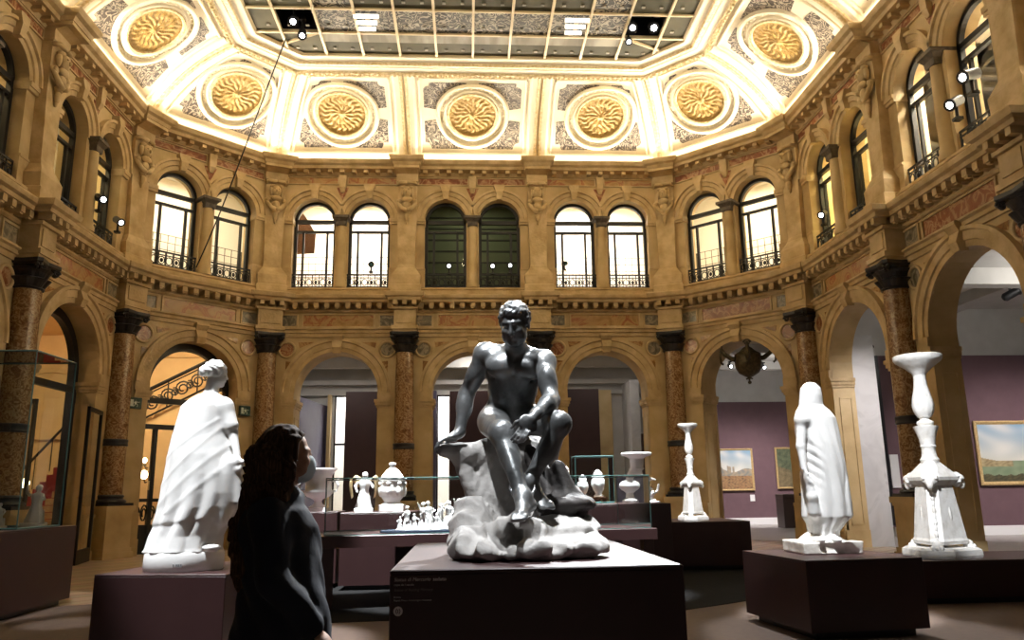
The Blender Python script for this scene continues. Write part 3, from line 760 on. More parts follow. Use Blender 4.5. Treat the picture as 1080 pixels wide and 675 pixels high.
# ------------------------------------------------------------------ picture gallery on the right
structure('wall_gallery_back', M['mauve'], (6.0, 16, 30, 30.2, .25, 4.62))
structure('wall_gallery_back_upper', M['white_wall'], (6.0, 16, 30.02, 30.2, 4.62, 8.0))
structure('baseboard_gallery_back', M['white_paint'], (6.0, 16, 29.9, 30.0, 0, .25))
structure('wall_gallery_side', M['mauve'], (11.45, 24, 21.5, 21.7, .25, 4.98))
structure('wall_gallery_side_upper', M['white_wall'], (10.4, 24, 21.52, 21.7, 4.98, 8.0))
structure('baseboard_gallery_side', M['white_paint'], (11.45, 24, 21.42, 21.5, 0, .25))
structure('partition_black', M['black'], (10.85, 11.40, 21.3, 21.7, .3, 4.95))
structure('ceiling_gallery_back', M['white_wall'], (6.2, 16, 21.7, 30.2, 5.9, 6.0), (6.2, 16, 24.5, 24.9, 5.6, 5.9), (6.2, 16, 28, 28.4, 5.6, 5.9))
structure('ceiling_gallery_side', M['white_wall'], (9.4, 24, 7, 21.5, 6.35, 6.45), (9.4, 24, 13.0, 13.4, 5.95, 6.35), (9.4, 24, 17.2, 17.6, 5.95, 6.35), (13.0, 13.5, 7, 21.5, 6.05, 6.35))
# grey marble facing on the deep pier between two right-hand arches
b8 = BAYS[8]
for k, (bb, s) in enumerate(((BAYS[8], -1),)):
    e = bb.W / 2 + s * (ra_of(bb) + .02)
    structure('trim_pier_facing_%d' % (k + 1), M['greymarble'], (e - .5, e, .69, 1.25, 0, 4.9), fr=bb.fr)
# ------------------------------------------------------------------ stair hall on the left
structure('wall_stair_back', M['warm_wall'], (-20, -5.95, 27.3, 27.5, 0, 9))
structure('wall_stair_side', M['warm_wall'], (-20.2, -20, 6, 27.5, 0, 9))
structure('wall_stair_right', M['warm_wall'], (-6.05, -5.95, 22.6, 27.3, 0, 9))
o = poly_slab('ceiling_stair', [(-20, 6), (-9.15, 6), (-9.15, 19.1), (-5.95, 22.3), (-5.95, 27.5), (-20, 27.5)], 6.8, 6.9, M['warm_wall']); o['kind'] = 'structure'
mb = MB()
for xc, rr, zc in ((-14.2, 2.4, 3.6), (-14.2, 1.9, 3.6), (-9.2, 1.7, 3.3)):
    arch_ring(MB.__new__(MB) if False else mb, xc, zc, rr, rr + .16, [(0, 27.32), (0, 27.22), (1, 27.2), (1, 27.32)], 24)
mb.box(-20, -5.95, 27.15, 27.32, 3.25, 3.45); mb.box(-20, -5.95, 27.2, 27.32, 6.0, 6.25)
o = mb.build('trim_stair_mouldings', M['warm_wall']); o['kind'] = 'structure'
# stone flight with iron railing, seen through the door behind the white statue
st = empty('staircase', (-10.6, 24.4, 0), 0, 'stone staircase with scrolled iron railing behind the glazed door at left', 'staircase', None, 'thing')
mb = MB(); n = 14
x0, x1, za, zb = -.6, 2.6, 2.85, 4.5
for k in range(n):
    xa = x0 + (x1 - x0) * k / n; xb = x0 + (x1 - x0) * (k + 1) / n; z = za + (zb - za) * (k + 1) / n
    mb.box(xa, xb, 0, 1.9, z - .62, z)
mb.box(x1, x1 + 2.0, 0, 1.9, zb - .4, zb)
mb.build('flight', M['warm_wall'], st)
mb = MB()
mb.loft([[(x0 - 1.6, -.02, 0), (x0 - 1.6, 0.1, 0), (x0 - 1.6, 0.1, 2.2), (x0 - 1.6, -.02, 2.2)], [(x1, -.02, 0), (x1, .1, 0), (x1, .1, 3.9), (x1, -.02, 3.9)]])
mb.build('stair_wall', M['warm_wall'], st)
mb = MB()
def rl(t, h): return (x0 + (x1 - x0) * t, -.05, za + (zb - za) * t + h)
mb.tube([rl(-.25, .95), rl(1, .95)], .055, 8); mb.tube([rl(-.25, .83), rl(1, .83)], .02, 6); mb.tube([rl(-.25, .12), rl(1, .12)], .03, 6)
mb.tube([rl(1, .95), (x1 + 1.9, -.05, zb + .95)], .055, 8); mb.tube([(x1, -.05, zb + .12), (x1 + 1.9, -.05, zb + .12)], .03, 6)
for k in range(9):
    t = -.2 + k * .135; c0 = Vector(rl(t, .47)); rr = .24
    mb.tube([tuple(c0 + Vector((rr * (1 - a / 16) * math.cos(a), 0, rr * (1 - a / 16) * math.sin(a)))) for a in [j * .5 for j in range(24)]], .026, 5)
    mb.tube([tuple(c0 + Vector((.2, 0, .12)) + Vector((.13 * (1 - a / 14) * math.cos(-a + 2), 0, .13 * (1 - a / 14) * math.sin(-a + 2)))) for a in [j * .5 for j in range(20)]], .022, 5)
    if k % 2 == 0: mb.tube([rl(t, .1), rl(t, .9)], .022, 5)
for k in range(5):
    c0 = Vector((x1 + .2 + k * .38, -.05, zb + .5)); rr = .2
    mb.tube([tuple(c0 + Vector((rr * (1 - a / 16) * math.cos(a), 0, rr * (1 - a / 16) * math.sin(a)))) for a in [j * .5 for j in range(24)]], .026, 5)
mb.build('railing', M['iron'], st)
# red carpeted stairs further left
st2 = empty('staircase', (-12.6, 22.3, 0), 0, 'staircase with red carpet runner seen behind the glass case at left', 'staircase', None, 'thing')
mb = MB(); mc = MB(); n = 16
for k in range(n):
    xa = k * .16; z = .62 + k * .19
    mb.box(xa, xa + .18, 0, 1.6, z - .6, z); mc.box(xa - .02, xa + .165, -.02, 1.5, z - .62, z + .012)
mb.build('flight', M['warm_wall'], st2); mc.build('carpet_runner', plain('red_carpet', (0.34, 0.02, 0.03), 0.9), st2)
mb = MB(); mb.tube([(0, -.1, 1.5), (2.4, -.1, 4.35)], .035, 6)
for k in range(6): mb.tube([(k * .4, -.1, .62 + k * .475), (k * .4, -.1, 1.5 + k * .475)], .014, 5)
for k in range(0): mb.tube([(k * .2, -.1, .62 + k * .2375), (k * .2, -.1, 1.5 + k * .2375)], .014, 5)
mb.build('railing', M['iron'], st2)
# ------------------------------------------------------------------ glazed iron doors in the left arches
def arch_door(b, name, full=True):
    ra = ra_of(b) ; c = b.W / 2; d = .62
    mb = MB(b.fr)
    arch_ring(mb, c, ZS, ra - .20, ra + .0, [(0, d + .1), (0, d - .04), (1, d - .04), (1, d + .1)], 28)
    for s in (-1, 1): mb.box(*sorted((c + s * (ra - .20), c + s * ra)) if not full else sorted((c + s * (ra - .10), c + s * ra)), d - .04, d + .1, 0, ZS)
    mb.box(c - ra, c + ra, d - .04, d + .08, 3.62, 3.76)
    o = mb.build(name, M['iron']); o['kind'] = 'structure'
    if full:
        mb = MB(b.fr)
        mb.box(c - ra, c + ra, d - .04, d + .08, 2.98, 3.10)
        for x in (-.70, -.02, .70): mb.box(c + x - .05, c + x + .05, d - .04, d + .06, 0, 3.0)
        mb.box(c - ra, c + ra, d - .02, d + .05, 0, .62); mb.box(c - ra, c + ra, d - .02, d + .05, 1.22, 1.30); mb.box(c - ra, c + ra, d - .03, d + .06, .62, .68)
        mb.build('door_leaf', M['iron'], o)
        mb = MB(b.fr)
        for k in range(12):
            uu = c - ra + .15 + k * (2 * ra - .3) / 11
            mb.tube([(uu + .085 * math.cos(t) * (1 - t / 16), d, .94 + (.23 if k % 2 else .2) * math.sin(t) * (1 - t / 16)) for t in [j * .55 for j in range(20)]], .02, 5)
        mb.build('scroll_grille', M['iron'], o)
        mb = MB(b.fr); mb.box(c - .82, c - .78, d - .1, d - .04, 1.5, 1.72); mb.build('handle', plain('brass', (.8, .6, .3), .3, 1), o)
    return o
arch_door(BAYS[3], 'door_1')
d2 = arch_door(BAYS[2], 'door_2', False); arch_door(BAYS[1], 'door_3', False)
# open leaves of the second door, thin black frames standing into the hall
def frame_leaf(x0, y0, x1, y1, z1, par):
    def f(a, d, z):
        L = math.hypot(x1 - x0, y1 - y0); ux, uy = (x1 - x0) / L, (y1 - y0) / L
        return (x0 + ux * a - uy * d, y0 + uy * a + ux * d, z)
    L = math.hypot(x1 - x0, y1 - y0)
    mb = MB(f)
    mb.box(0, .07, -.03, .03, 0.02, z1); mb.box(L - .07, L, -.03, .03, 0.02, z1); mb.box(0, L, -.03, .03, z1 - .08, z1); mb.box(0, L, -.03, .03, .02, .3)
    lf_ = mb.build('door_leaf', M['iron'], par)
    mb = MB(f); mb.face([(.07, 0, .3), (L - .07, 0, .3), (L - .07, 0, z1 - .08), (.07, 0, z1 - .08)]); mb.build('door_glass', M['glass_win'], lf_)
    mb = MB(f); mb.tube([(L * .25, -.08, 1.0), (L * .3, -.1, 1.2), (L * .7, -.1, 1.32), (L * .9, -.08, 1.36)], .02, 6); mb.build('push_bar', plain('brass_bar', (.7, .5, .2), .35, .8), lf_)
frame_leaf(-8.25, 17.95, -8.0, 16.8, 3.2, d2); frame_leaf(-8.35, 15.45, -9.3, 16.1, 3.2, d2)
# ------------------------------------------------------------------ lights of the building
WARM = (1.0, 0.74, 0.40)
# led troughs on top of the crown cornice, lighting the cove
for i, b in enumerate(BAYS):
    mb = MB(b.fr); mb.box(.2, b.W - .2, -.18, -.12, 10.74, 10.765)
    o = mb.build('light_strip', emit('warm_strip', (1.0, 0.88, 0.68), 14.0) if i == 0 else bpy.data.materials['warm_strip'], ceil)
    x, y = b.xy(b.W / 2, -.28)
    u = b.u
    l = light('AREA', 'cove_lamp', (x, y, 10.79), 92 if b.kind != 'side' else 96, (1.0, 0.88, 0.69), None, b.W * .85, size_y=.12)
    l.data.spread = R(115)
    # facing up and slightly inwards
    zdir = -(Vector((-b.n.x * 1.6, -b.n.y * 1.6, 1)).normalized()); xdir = Vector((u.x, u.y, 0)); ydir = zdir.cross(xdir)
    l.rotation_euler = Matrix((xdir, ydir, zdir)).transposed().to_euler()
# lamps in the passage, gallery and stair hall
light('AREA', 'passage_lamp', (-4.3, 24.0, 5.9), 60, (1, .93, .85), (-4.3, 24.2, 0), .6)
light('AREA', 'passage_lamp', (0, 25.4, 5.9), 45, (1, .93, .85), (0, 25.4, 0), .6)
light('AREA', 'passage_lamp', (4.2, 24.0, 5.9), 30, (1, .93, .85), (4.2, 24.2, 0), .6)
light('AREA', 'back_room_lamp', (-3.6, 28.6, 5.8), 380, (.97, .97, 1), (-3.6, 29.8, 2), 1.2); light('AREA', 'back_room_lamp', (-.6, 28.6, 5.8), 380, (.97, .97, 1), (-.6, 29.8, 2), 1.2)
for (x, y, z, tx, ty, tz, e, an) in ((9.4, 25.2, 5.5, 9.8, 30, .9, 900, 62), (10.5, 25.2, 5.5, 10.6, 30, .6, 700, 62), (12.0, 24.5, 5.5, 12.4, 30, .9, 900, 62), (13.3, 15.8, 5.8, 14.6, 21.5, .8, 1100, 66), (16.0, 15.8, 5.8, 16.0, 21.5, .8, 1100, 66), (11.0, 17.0, 5.8, 11.6, 21.5, .2, 250, 60), (10.8, 13.4, 5.6, 9.3, 18.0, 2.2, 1500, 50)):
    light('SPOT', 'gallery_spot', (x, y, z), e, (1, .92, .90), (tx, ty, tz), .15, an, 1.0)
light('POINT', 'gallery_fill', (10.6, 26.2, 5.0), 75, (1, .95, .88), size=.4)
light('POINT', 'gallery_fill', (13.0, 15.8, 5.65), 130, (1, .95, .88), size=.2)
light('AREA', 'stair_lamp', (-9.3, 23.2, 6.7), 330, (1, .78, .46), (-9.3, 25.5, 2), 1.2); light('AREA', 'stair_lamp', (-13.6, 22, 6.7), 260, (1, .66, .32), (-13.6, 25, 2), 1.6)
light('AREA', 'stair_lamp', (-12, 14, 6.7), 120, (1, .66, .32), (-11, 15, 2), 1.6)
# ------------------------------------------------------------------ sculpting: a small distance-field modeller with surface nets
class Clay:
    def __init__(s, lo, hi, h):
        s.lo = np.array(lo, np.float32); s.h = h
        s.n = np.ceil((np.array(hi) - np.array(lo)) / h).astype(int) + 1
        s.ax = [np.float32(s.lo[i]) + np.float32(h) * np.arange(s.n[i], dtype=np.float32) for i in range(3)]
        s.D = np.full(tuple(s.n), 0.5, np.float32)
    def _box(s, lo, hi):
        sl = []
        for i in range(3):
            a = int(max(0, math.floor((lo[i] - s.lo[i]) / s.h))); b = int(min(s.n[i], math.ceil((hi[i] - s.lo[i]) / s.h) + 1))
            if b <= a: return None, None
            sl.append(slice(a, b))
        g = [s.ax[i][sl[i]] for i in range(3)]
        return tuple(sl), (g[0][:, None, None], g[1][None, :, None], g[2][None, None, :])
    def _put(s, sl, d, k, cut=False):
        A = s.D[sl]
        if cut:
            d = -d
            if k > 0: hh = np.maximum(k - np.abs(A - d), 0) / k; s.D[sl] = np.maximum(A, d) + hh * hh * k * .25
            else: s.D[sl] = np.maximum(A, d)
        else:
            if k > 0: hh = np.maximum(k - np.abs(A - d), 0) / k; s.D[sl] = np.minimum(A, d) - hh * hh * k * .25
            else: s.D[sl] = np.minimum(A, d)
    def cone(s, a, b, ra, rb=None, k=.02, cut=False):
        rb = ra if rb is None else rb
        a = np.array(a, float); b = np.array(b, float); m = max(ra, rb) + k + 3 * s.h
        sl, g = s._box(np.minimum(a, b) - m, np.maximum(a, b) + m)
        if sl is None: return
        ab = b - a; L2 = float(ab @ ab) + 1e-9
        X, Y, Z = g[0] - a[0], g[1] - a[1], g[2] - a[2]
        t = np.clip((X * ab[0] + Y * ab[1] + Z * ab[2]) / L2, 0, 1)
        d = np.sqrt((X - t * ab[0]) ** 2 + (Y - t * ab[1]) ** 2 + (Z - t * ab[2]) ** 2) - (ra + (rb - ra) * t)
        s._put(sl, d.astype(np.float32), k, cut)
    def chain(s, pts, rs, k=.02):
        for i in range(len(pts) - 1): s.cone(pts[i], pts[i + 1], rs[i], rs[i + 1], k)
    def ell(s, c, r, rot=None, k=.02, cut=False, bump=None):
        r = np.array(r if hasattr(r, '__len__') else (r, r, r), float); m = r.max() + k + 3 * s.h
        sl, g = s._box(np.array(c) - m, np.array(c) + m)
        if sl is None: return
        X, Y, Z = g[0] - c[0], g[1] - c[1], g[2] - c[2]
        if rot is not None:
            Q = np.array(rot)   # rows are local axes
            X, Y, Z = (Q[0][0] * X + Q[0][1] * Y + Q[0][2] * Z, Q[1][0] * X + Q[1][1] * Y + Q[1][2] * Z, Q[2][0] * X + Q[2][1] * Y + Q[2][2] * Z)
        k0 = np.sqrt((X / r[0]) ** 2 + (Y / r[1]) ** 2 + (Z / r[2]) ** 2)
        k1 = np.sqrt((X / r[0] ** 2) ** 2 + (Y / r[1] ** 2) ** 2 + (Z / r[2] ** 2) ** 2) + 1e-6
        d = k0 * (k0 - 1) / k1
        if bump is not None: d = d + bump(g[0], g[1], g[2])
        s._put(sl, d.astype(np.float32), k, cut)
    def loft(s, prof, fold=None, k=.02, p=2.0):
        """draped column: prof rows (z, cx, cy, rx, ry), fold(theta, z, x, y) -> radius factor"""
        P = np.array(sorted(prof), float)
        m = P[:, 3:].max() * 1.25 + k
        sl, g = s._box((P[:, 1].min() - m, P[:, 2].min() - m, P[0, 0] - k), (P[:, 1].max() + m, P[:, 2].max() + m, P[-1, 0] + k))
        if sl is None: return
        Z = g[2]
        cx, cy, rx, ry = [np.interp(Z, P[:, 0], P[:, i]) for i in (1, 2, 3, 4)]
        X, Y = (g[0] - cx) / rx, (g[1] - cy) / ry
        q = (np.abs(X) ** p + np.abs(Y) ** p) ** (1 / p); th = np.arctan2(Y, X)
        f = 1.0 if fold is None else fold(th, Z, g[0], g[1])
        d = (q - f) * np.minimum(rx, ry) * .8
        d = np.maximum(d, np.maximum(P[0, 0] - Z, Z - P[-1, 0]))
        s._put(sl, d.astype(np.float32), k)
    def push(s, fn, lo=None, hi=None):
        sl, g = s._box(s.lo if lo is None else lo, (s.lo + s.h * s.n) if hi is None else hi)
        s.D[sl] += fn(g[0], g[1], g[2]).astype(np.float32)
    def floor(s, z): s.D[:] = np.maximum(s.D, (z - s.ax[2])[None, None, :])
    def keep(s, fn, lo=None, hi=None):
        sl, g = s._box(s.lo if lo is None else lo, (s.lo + s.h * s.n) if hi is None else hi)
        s.D[sl] = np.maximum(s.D[sl], fn(*g).astype(np.float32))
    def mesh(s):
        D = s.D.copy()
        for ax in range(3):   # close the field at the borders
            i = [slice(None)] * 3; i[ax] = 0; D[tuple(i)] = .05; i[ax] = -1; D[tuple(i)] = .05
        S = D < 0
        nx, ny, nz = D.shape
        C = np.zeros((nx - 1, ny - 1, nz - 1), np.int8)
        for dx in (0, 1):
            for dy in (0, 1):
                for dz in (0, 1): C += S[dx:nx - 1 + dx, dy:ny - 1 + dy, dz:nz - 1 + dz]
        act = (C > 0) & (C < 8); idx = np.argwhere(act)
        vid = np.full(act.shape, -1, np.int64); vid[act] = np.arange(len(idx))
        acc = np.zeros((len(idx), 3)); cnt = np.zeros(len(idx))
        cor = [(x, y, z) for x in (0, 1) for y in (0, 1) for z in (0, 1)]
        for a in cor:
            for ax in range(3):
                if a[ax]: continue
                b = list(a); b[ax] = 1
                da = D[idx[:, 0] + a[0], idx[:, 1] + a[1], idx[:, 2] + a[2]]; db = D[idx[:, 0] + b[0], idx[:, 1] + b[1], idx[:, 2] + b[2]]
                mk = (da < 0) != (db < 0)
                t = np.where(mk, da / np.where(mk, da - db, 1), 0)
                pt = np.array(a, float)[None, :] + t[:, None] * (np.array(b) - np.array(a))[None, :]
                acc[mk] += pt[mk]; cnt[mk] += 1
        V = (idx + acc / cnt[:, None]) * s.h + s.lo
        F = []
        for ax in range(3):
            o = [1 if i != ax else 0 for i in range(3)]
            u, v = [i for i in range(3) if i != ax]
            sl0 = [slice(1, D.shape[i] - 1) if i != ax else slice(0, D.shape[i] - 1) for i in range(3)]
            sl1 = list(sl0); sl1[ax] = slice(1, D.shape[ax])
            A, B = S[tuple(sl0)], S[tuple(sl1)]
            e = np.argwhere(A != B); fl_ = A[tuple(e.T)]
            base = e.copy(); base[:, u] += 1; base[:, v] += 1
            def vv(du, dv):
                q = base.copy(); q[:, u] += du; q[:, v] += dv; return vid[q[:, 0], q[:, 1], q[:, 2]]
            Q = np.stack([vv(-1, -1), vv(0, -1), vv(0, 0), vv(-1, 0)], 1)
            flip = fl_ if ax != 1 else ~fl_
            Q[~flip] = Q[~flip][:, ::-1]
            F.append(Q)
        F = np.concatenate(F)
        return V, F[(F >= 0).all(1)]
    def build(s, name, mat, parent=None, org=(0, 0, 0), relax=1):
        V, F = s.mesh()
        for _ in range(relax):    # one gentle smoothing pass
            acc = np.zeros_like(V); cnt = np.zeros(len(V))
            for a, b in ((0, 1), (1, 2), (2, 3), (3, 0)):
                np.add.at(acc, F[:, a], V[F[:, b]]); np.add.at(cnt, F[:, a], 1); np.add.at(acc, F[:, b], V[F[:, a]]); np.add.at(cnt, F[:, b], 1)
            V = V * .5 + .5 * acc / np.maximum(cnt, 1)[:, None]
        V = V - np.array(org)
        me = bpy.data.meshes.new(name)
        me.vertices.add(len(V)); me.vertices.foreach_set('co', V.astype(np.float32).ravel())
        me.loops.add(len(F) * 4); me.loops.foreach_set('vertex_index', F.astype(np.int32).ravel())
        me.polygons.add(len(F)); me.polygons.foreach_set('loop_start', np.arange(0, len(F) * 4, 4, dtype=np.int32))
        me.update(calc_edges=True); me.validate()
        me.polygons.foreach_set('use_smooth', np.ones(len(me.polygons), bool))
        for mm in (mat if isinstance(mat, (list, tuple)) else [mat]): me.materials.append(mm)
        o = bpy.data.objects.new(name, me); COL.objects.link(o)
        if parent: o.parent = parent
        return o
def basis(fwd, up=(0, 0, 1)):
    f = np.array(fwd, float); f /= np.linalg.norm(f); r = np.cross(f, up); r /= np.linalg.norm(r); u = np.cross(r, f)
    return np.array([r, f, u])       # local x = right, y = forward, z = up
_rg = np.random.RandomState(5)
_ND = [(_rg.normal(size=3), _rg.uniform(0, 6.28)) for _ in range(14)]
def wob(X, Y, Z, f, n0=0, n=5):
    s = 0
    for d, ph in _ND[n0:n0 + n]: s = s + np.sin(f * (d[0] * X + d[1] * Y + d[2] * Z) + ph)
    return s / n
def head(c, C, B, sc=1.0, k=.012, hair='curls', face=True):
    """c: clay, C: centre, B: basis; models skull, features, ears (and hair)"""
    C = np.array(C, float)
    T = lambda x, y, z: C + sc * (x * B[0] + y * B[1] + z * B[2])
    E = lambda p, r, kk=k, cut=False: c.ell(T(*p), np.array(r) * sc, B, kk * sc, cut)
    E((0, -.015, .03), (.074, .092, .084)); E((0, .03, -.035), (.060, .062, .078), .03); E((0, .066, -.095), (.026, .024, .02), .02)
    if face:
        for q in (-1, 1):
            E((q * .047, .035, -.06), (.02, .045, .03), .025); E((q * .04, .072, -.022), (.02, .016, .018), .02)
            c.ell(T(q * .030, .098, .002), .014 * sc, None, .016 * sc, True)
            E((q * .029, .074, .002), (.015, .012, .010), .004)
            c.cone(T(q * .014, .084, .026), T(q * .050, .064, .024), .0075 * sc, .006 * sc, .014)
        c.cone(T(0, .082, .022), T(0, .107, -.03), .0075 * sc, .0115 * sc, .010); c.cone(T(-.012, .094, -.033), T(.012, .094, -.033), .008 * sc, None, .006)
        E((0, .086, -.056), (.022, .010, .006), .004); E((0, .084, -.069), (.018, .010, .0065), .004)
    for q in (-1, 1): E((q * .077, -.008, -.008), (.010, .02, .03), .006)
    if hair == 'curls':
        for i in range(170):
            ph = math.acos(1 - 1.45 * (i + .5) / 170); th = i * 2.39996
            x, y, z = math.sin(ph) * math.cos(th), math.sin(ph) * math.sin(th), math.cos(ph)
            yl = y * .097 - .017; zl = z * .088 + .032
            if yl > .02 and zl < .072 - .3 * (.08 - yl): continue
            rr = .0135 + .004 * math.sin(i * 1.7)
            c.ell(T(x * .079, yl, zl), (rr * sc, rr * sc, rr * .9 * sc), None, .005 * sc)
def fingers(c, C, B, spread=.018, bend=(.35, .7), L=.085, r=.0085, k=.005, side=1, thumb=True):
    """palm at C; B rows: x across the knuckles, y along the fingers, z back of the hand"""
    C = np.array(C, float); X, Y, Z = B
    c.ell(C, (.040, .046, .016), B, .012)
    for i, (o, l) in enumerate(((-1.5, .88), (-.5, 1.0), (.5, .97), (1.5, .78))):
        a = C + X * o * spread * side + Y * .038 + Z * .004
        d1 = Y * math.cos(bend[0]) - Z * math.sin(bend[0]) + X * o * .06 * side
        d2 = Y * math.cos(bend[0] + bend[1]) - Z * math.sin(bend[0] + bend[1])
        d3 = Y * math.cos(bend[0] + 1.7 * bend[1]) - Z * math.sin(bend[0] + 1.7 * bend[1])
        b = a + d1 * L * .48 * l; e = b + d2 * L * .32 * l; f = e + d3 * L * .22 * l
        c.chain([a, b, e, f], [r * 1.1, r, r * .92, r * .8], k)
    if thumb:
        a = C - X * .030 * side - Y * .012; b = a - X * .028 * side + Y * .022 - Z * .012; e = b + Y * .034 - Z * .012 - X * .004 * side
        c.chain([a, b, e], [r * 1.4, r * 1.15, r * .95], k + .003)

# ================================================================== seated bronze figure
BRONZE = noisy('dark_bronze', [(0.28, (0.05, 0.052, 0.052)), (0.45, (0.15, 0.157, 0.16)), (0.6, (0.24, 0.248, 0.252)), (0.75, (0.31, 0.315, 0.31))], 5.5, 0.38, 0.6, bump=0.16, bscale=28, dist=.8, detail=9)
ROCK = noisy('pale_grey_rock', [(0.25, (0.26, 0.245, 0.23)), (0.6, (0.38, 0.365, 0.35)), (0.8, (0.46, 0.445, 0.43))], 6, 0.75, bump=0.35, bscale=26)
ORG = (0.08, 4.35, 1.03)
merc = empty('bronze_statue', ORG, 0, 'dark bronze statue of a nude youth seated on a pale rock, on the central plinth', 'statue', None, 'thing')
c = Clay((-.42, 3.58, 1.12), (.50, 4.74, 2.44), .0062)
A3 = np.array
neck, pel = A3((.122, 4.33, 2.11)), A3((.09, 4.50, 1.76))
tw = basis((-.06, -.92, .38)); # chest plane leaning forward
c.ell((.115, 4.385, 2.015), (.165, .105, .135), tw, .03); c.ell((.105, 4.43, 1.915), (.142, .102, .12), tw, .04); c.ell((.095, 4.475, 1.825), (.132, .104, .10), None, .04)
c.ell((.09, 4.515, 1.745), (.168, .135, .105), None, .05)
for q, p in ((-1, (.03, 4.295, 2.035)), (1, (.195, 4.275, 2.01))):
    c.ell(p, (.085, .042, .062), basis((q * .25, -.9, .2)), .04)
for z, w_, dy in ((1.955, .05, 0), (1.905, .048, .02), (1.86, .045, .035)):   # stomach muscles
    for q in (-1, 1): c.ell((.102 + q * .036, 4.335 + dy, z), (.036, .022, .024), None, .018)
c.cone((.107, 4.27, 2.06), (.103, 4.29, 1.98), .004, .004, .025, True)
c.cone((-.02, 4.33, 1.965), (.09, 4.318, 1.985), .006, .006, .02, True); c.cone((.215, 4.305, 1.945), (.11, 4.315, 1.985), .006, .006, .02, True)
shR, elR, wrR = A3((-.05, 4.385, 2.105)), A3((-.155, 4.46, 1.895)), A3((-.195, 4.42, 1.675))
shL, elL, wrL = A3((.272, 4.29, 2.045)), A3((.292, 4.13, 1.815)), A3((.200, 3.975, 1.735))
for s_, q in ((shR, -1), (shL, 1)):
    c.ell(s_, (.070, .068, .072), None, .03); c.cone(neck + A3((q * .03, .02, 0)), s_ + A3((0, .02, .012)), .052, .05, .035)
    c.cone(neck + A3((q * .04, -.045, -.035)), s_ + A3((0, -.045, 0)), .011, .012, .03)        # collar bone
c.cone(shR, elR, .058, .043, .02); c.ell((shR + elR) / 2 + A3((.0, -.02, 0)), (.046, .048, .08), basis(shR - elR, (0, 1, 0)) [[0, 2, 1]], .03)
c.cone(elR, wrR, .044, .029, .02); c.ell(elR * .7 + wrR * .3, (.044, .044, .07), None, .03)
c.cone(shL, elL, .058, .043, .02); c.ell((shL + elL) / 2 + A3((-.005, -.03, .01)), (.045, .05, .075), None, .03)
c.cone(elL, wrL, .044, .030, .02); c.ell(elL * .7 + wrL * .3, (.042, .06, .046), None, .03)
fingers(c, (-.245, 4.395, 1.645), A3([[.1, -.99, 0], [-.93, -.1, -.35], [-.35, .03, .93]]), side=1, bend=(.25, .55))
c.cone(wrR, (-.225, 4.40, 1.65), .028, .026, .02)
hb = A3([[.80, -.45, -.35], [-.50, -.25, -.83], [.30, -.85, .10]]); hb = A3([hb[0] / np.linalg.norm(hb[0]), hb[1] / np.linalg.norm(hb[1]), hb[2] / np.linalg.norm(hb[2])])
c.cone(wrL, (.165, 3.94, 1.70), .029, .026, .02); fingers(c, (.150, 3.925, 1.678), hb, side=1, bend=(.15, .5))
# neck and head
hc = A3((.108, 4.205, 2.245)); HB = basis((-.30, -.86, -.40))
c.cone(neck, hc + A3((0, .02, -.05)), .062, .056, .03)
head(c, hc, HB, .98)
# legs
hipR, knR, anR = A3((-.005, 4.47, 1.735)), A3((.022, 4.07, 1.645)), A3((.115, 3.875, 1.325))
hipL, knL, anL = A3((.185, 4.45, 1.745)), A3((.320, 4.075, 1.685)), A3((.165, 4.06, 1.40))
c.cone(hipR, knR, .092, .066, .035); c.cone(hipL, knL, .090, .066, .035)
c.ell(knR + A3((0, -.025, .0)), (.052, .045, .055), None, .025); c.ell(knL + A3((.008, -.025, .008)), (.055, .05, .055), None, .025)
c.cone(knR, anR, .057, .034, .025); c.ell(knR * .65 + anR * .35 + A3((.01, .04, -.01)), (.052, .056, .10), basis(knR - anR, (0, 1, 0))[[0, 2, 1]], .035); c.ell(knR * .5 + anR * .5 + A3((0, -.02, 0)), (.026, .03, .12), basis(knR - anR, (0, 1, 0))[[0, 2, 1]], .03)
c.cone(knL, anL, .057, .034, .025); c.ell(knL * .65 + anL * .35 + A3((.01, .04, -.02)), (.052, .056, .09), basis(knL - anL, (0, 1, 0))[[0, 2, 1]], .035)
def foot(heel, ball, ank, toe_dir, side):
    heel, ball, ank, td = [A3(v, float) for v in (heel, ball, ank, toe_dir)]; td /= np.linalg.norm(td)
    c.cone(ank, heel, .034, .030, .025); c.cone(ank, ball, .036, .026, .03); c.cone(heel, ball, .028, .028, .025)
    ac = np.cross(td, A3((0, 0, 1))); ac /= np.linalg.norm(ac)
    for i, (o, l, r_) in enumerate(((-1.6, .046, .0135), (-.7, .050, .0105), (.05, .046, .0100), (.8, .040, .0095), (1.5, .033, .009))):
        a = ball + ac * o * .0185 * side; b = a + td * l * .6 + A3((0, 0, .004)); e = b + td * l * .45 - A3((0, 0, .010))
        c.chain([a, b, e], [r_ * 1.35, r_ * 1.05, r_], .006)
foot((.150, 3.905, 1.285), (.098, 3.785, 1.240), anR, (-.25, -.93, -.30), -1)
foot((.150, 4.10, 1.365), (.225, 4.01, 1.290), anL, (.35, -.85, -.30), 1)
for an in (anR, anL):       # winged sandal straps
    c.ell(an + A3((0, 0, .01)), (.042, .042, .008), None, .004)
for q in (-1, 1): c.chain([anR + A3((q * .04, .01, 0)), anR + A3((q * .058, .03, .03)), anR + A3((q * .062, .045, .055))], [.010, .008, .004], .004)
c.build('figure', BRONZE, merc, ORG)
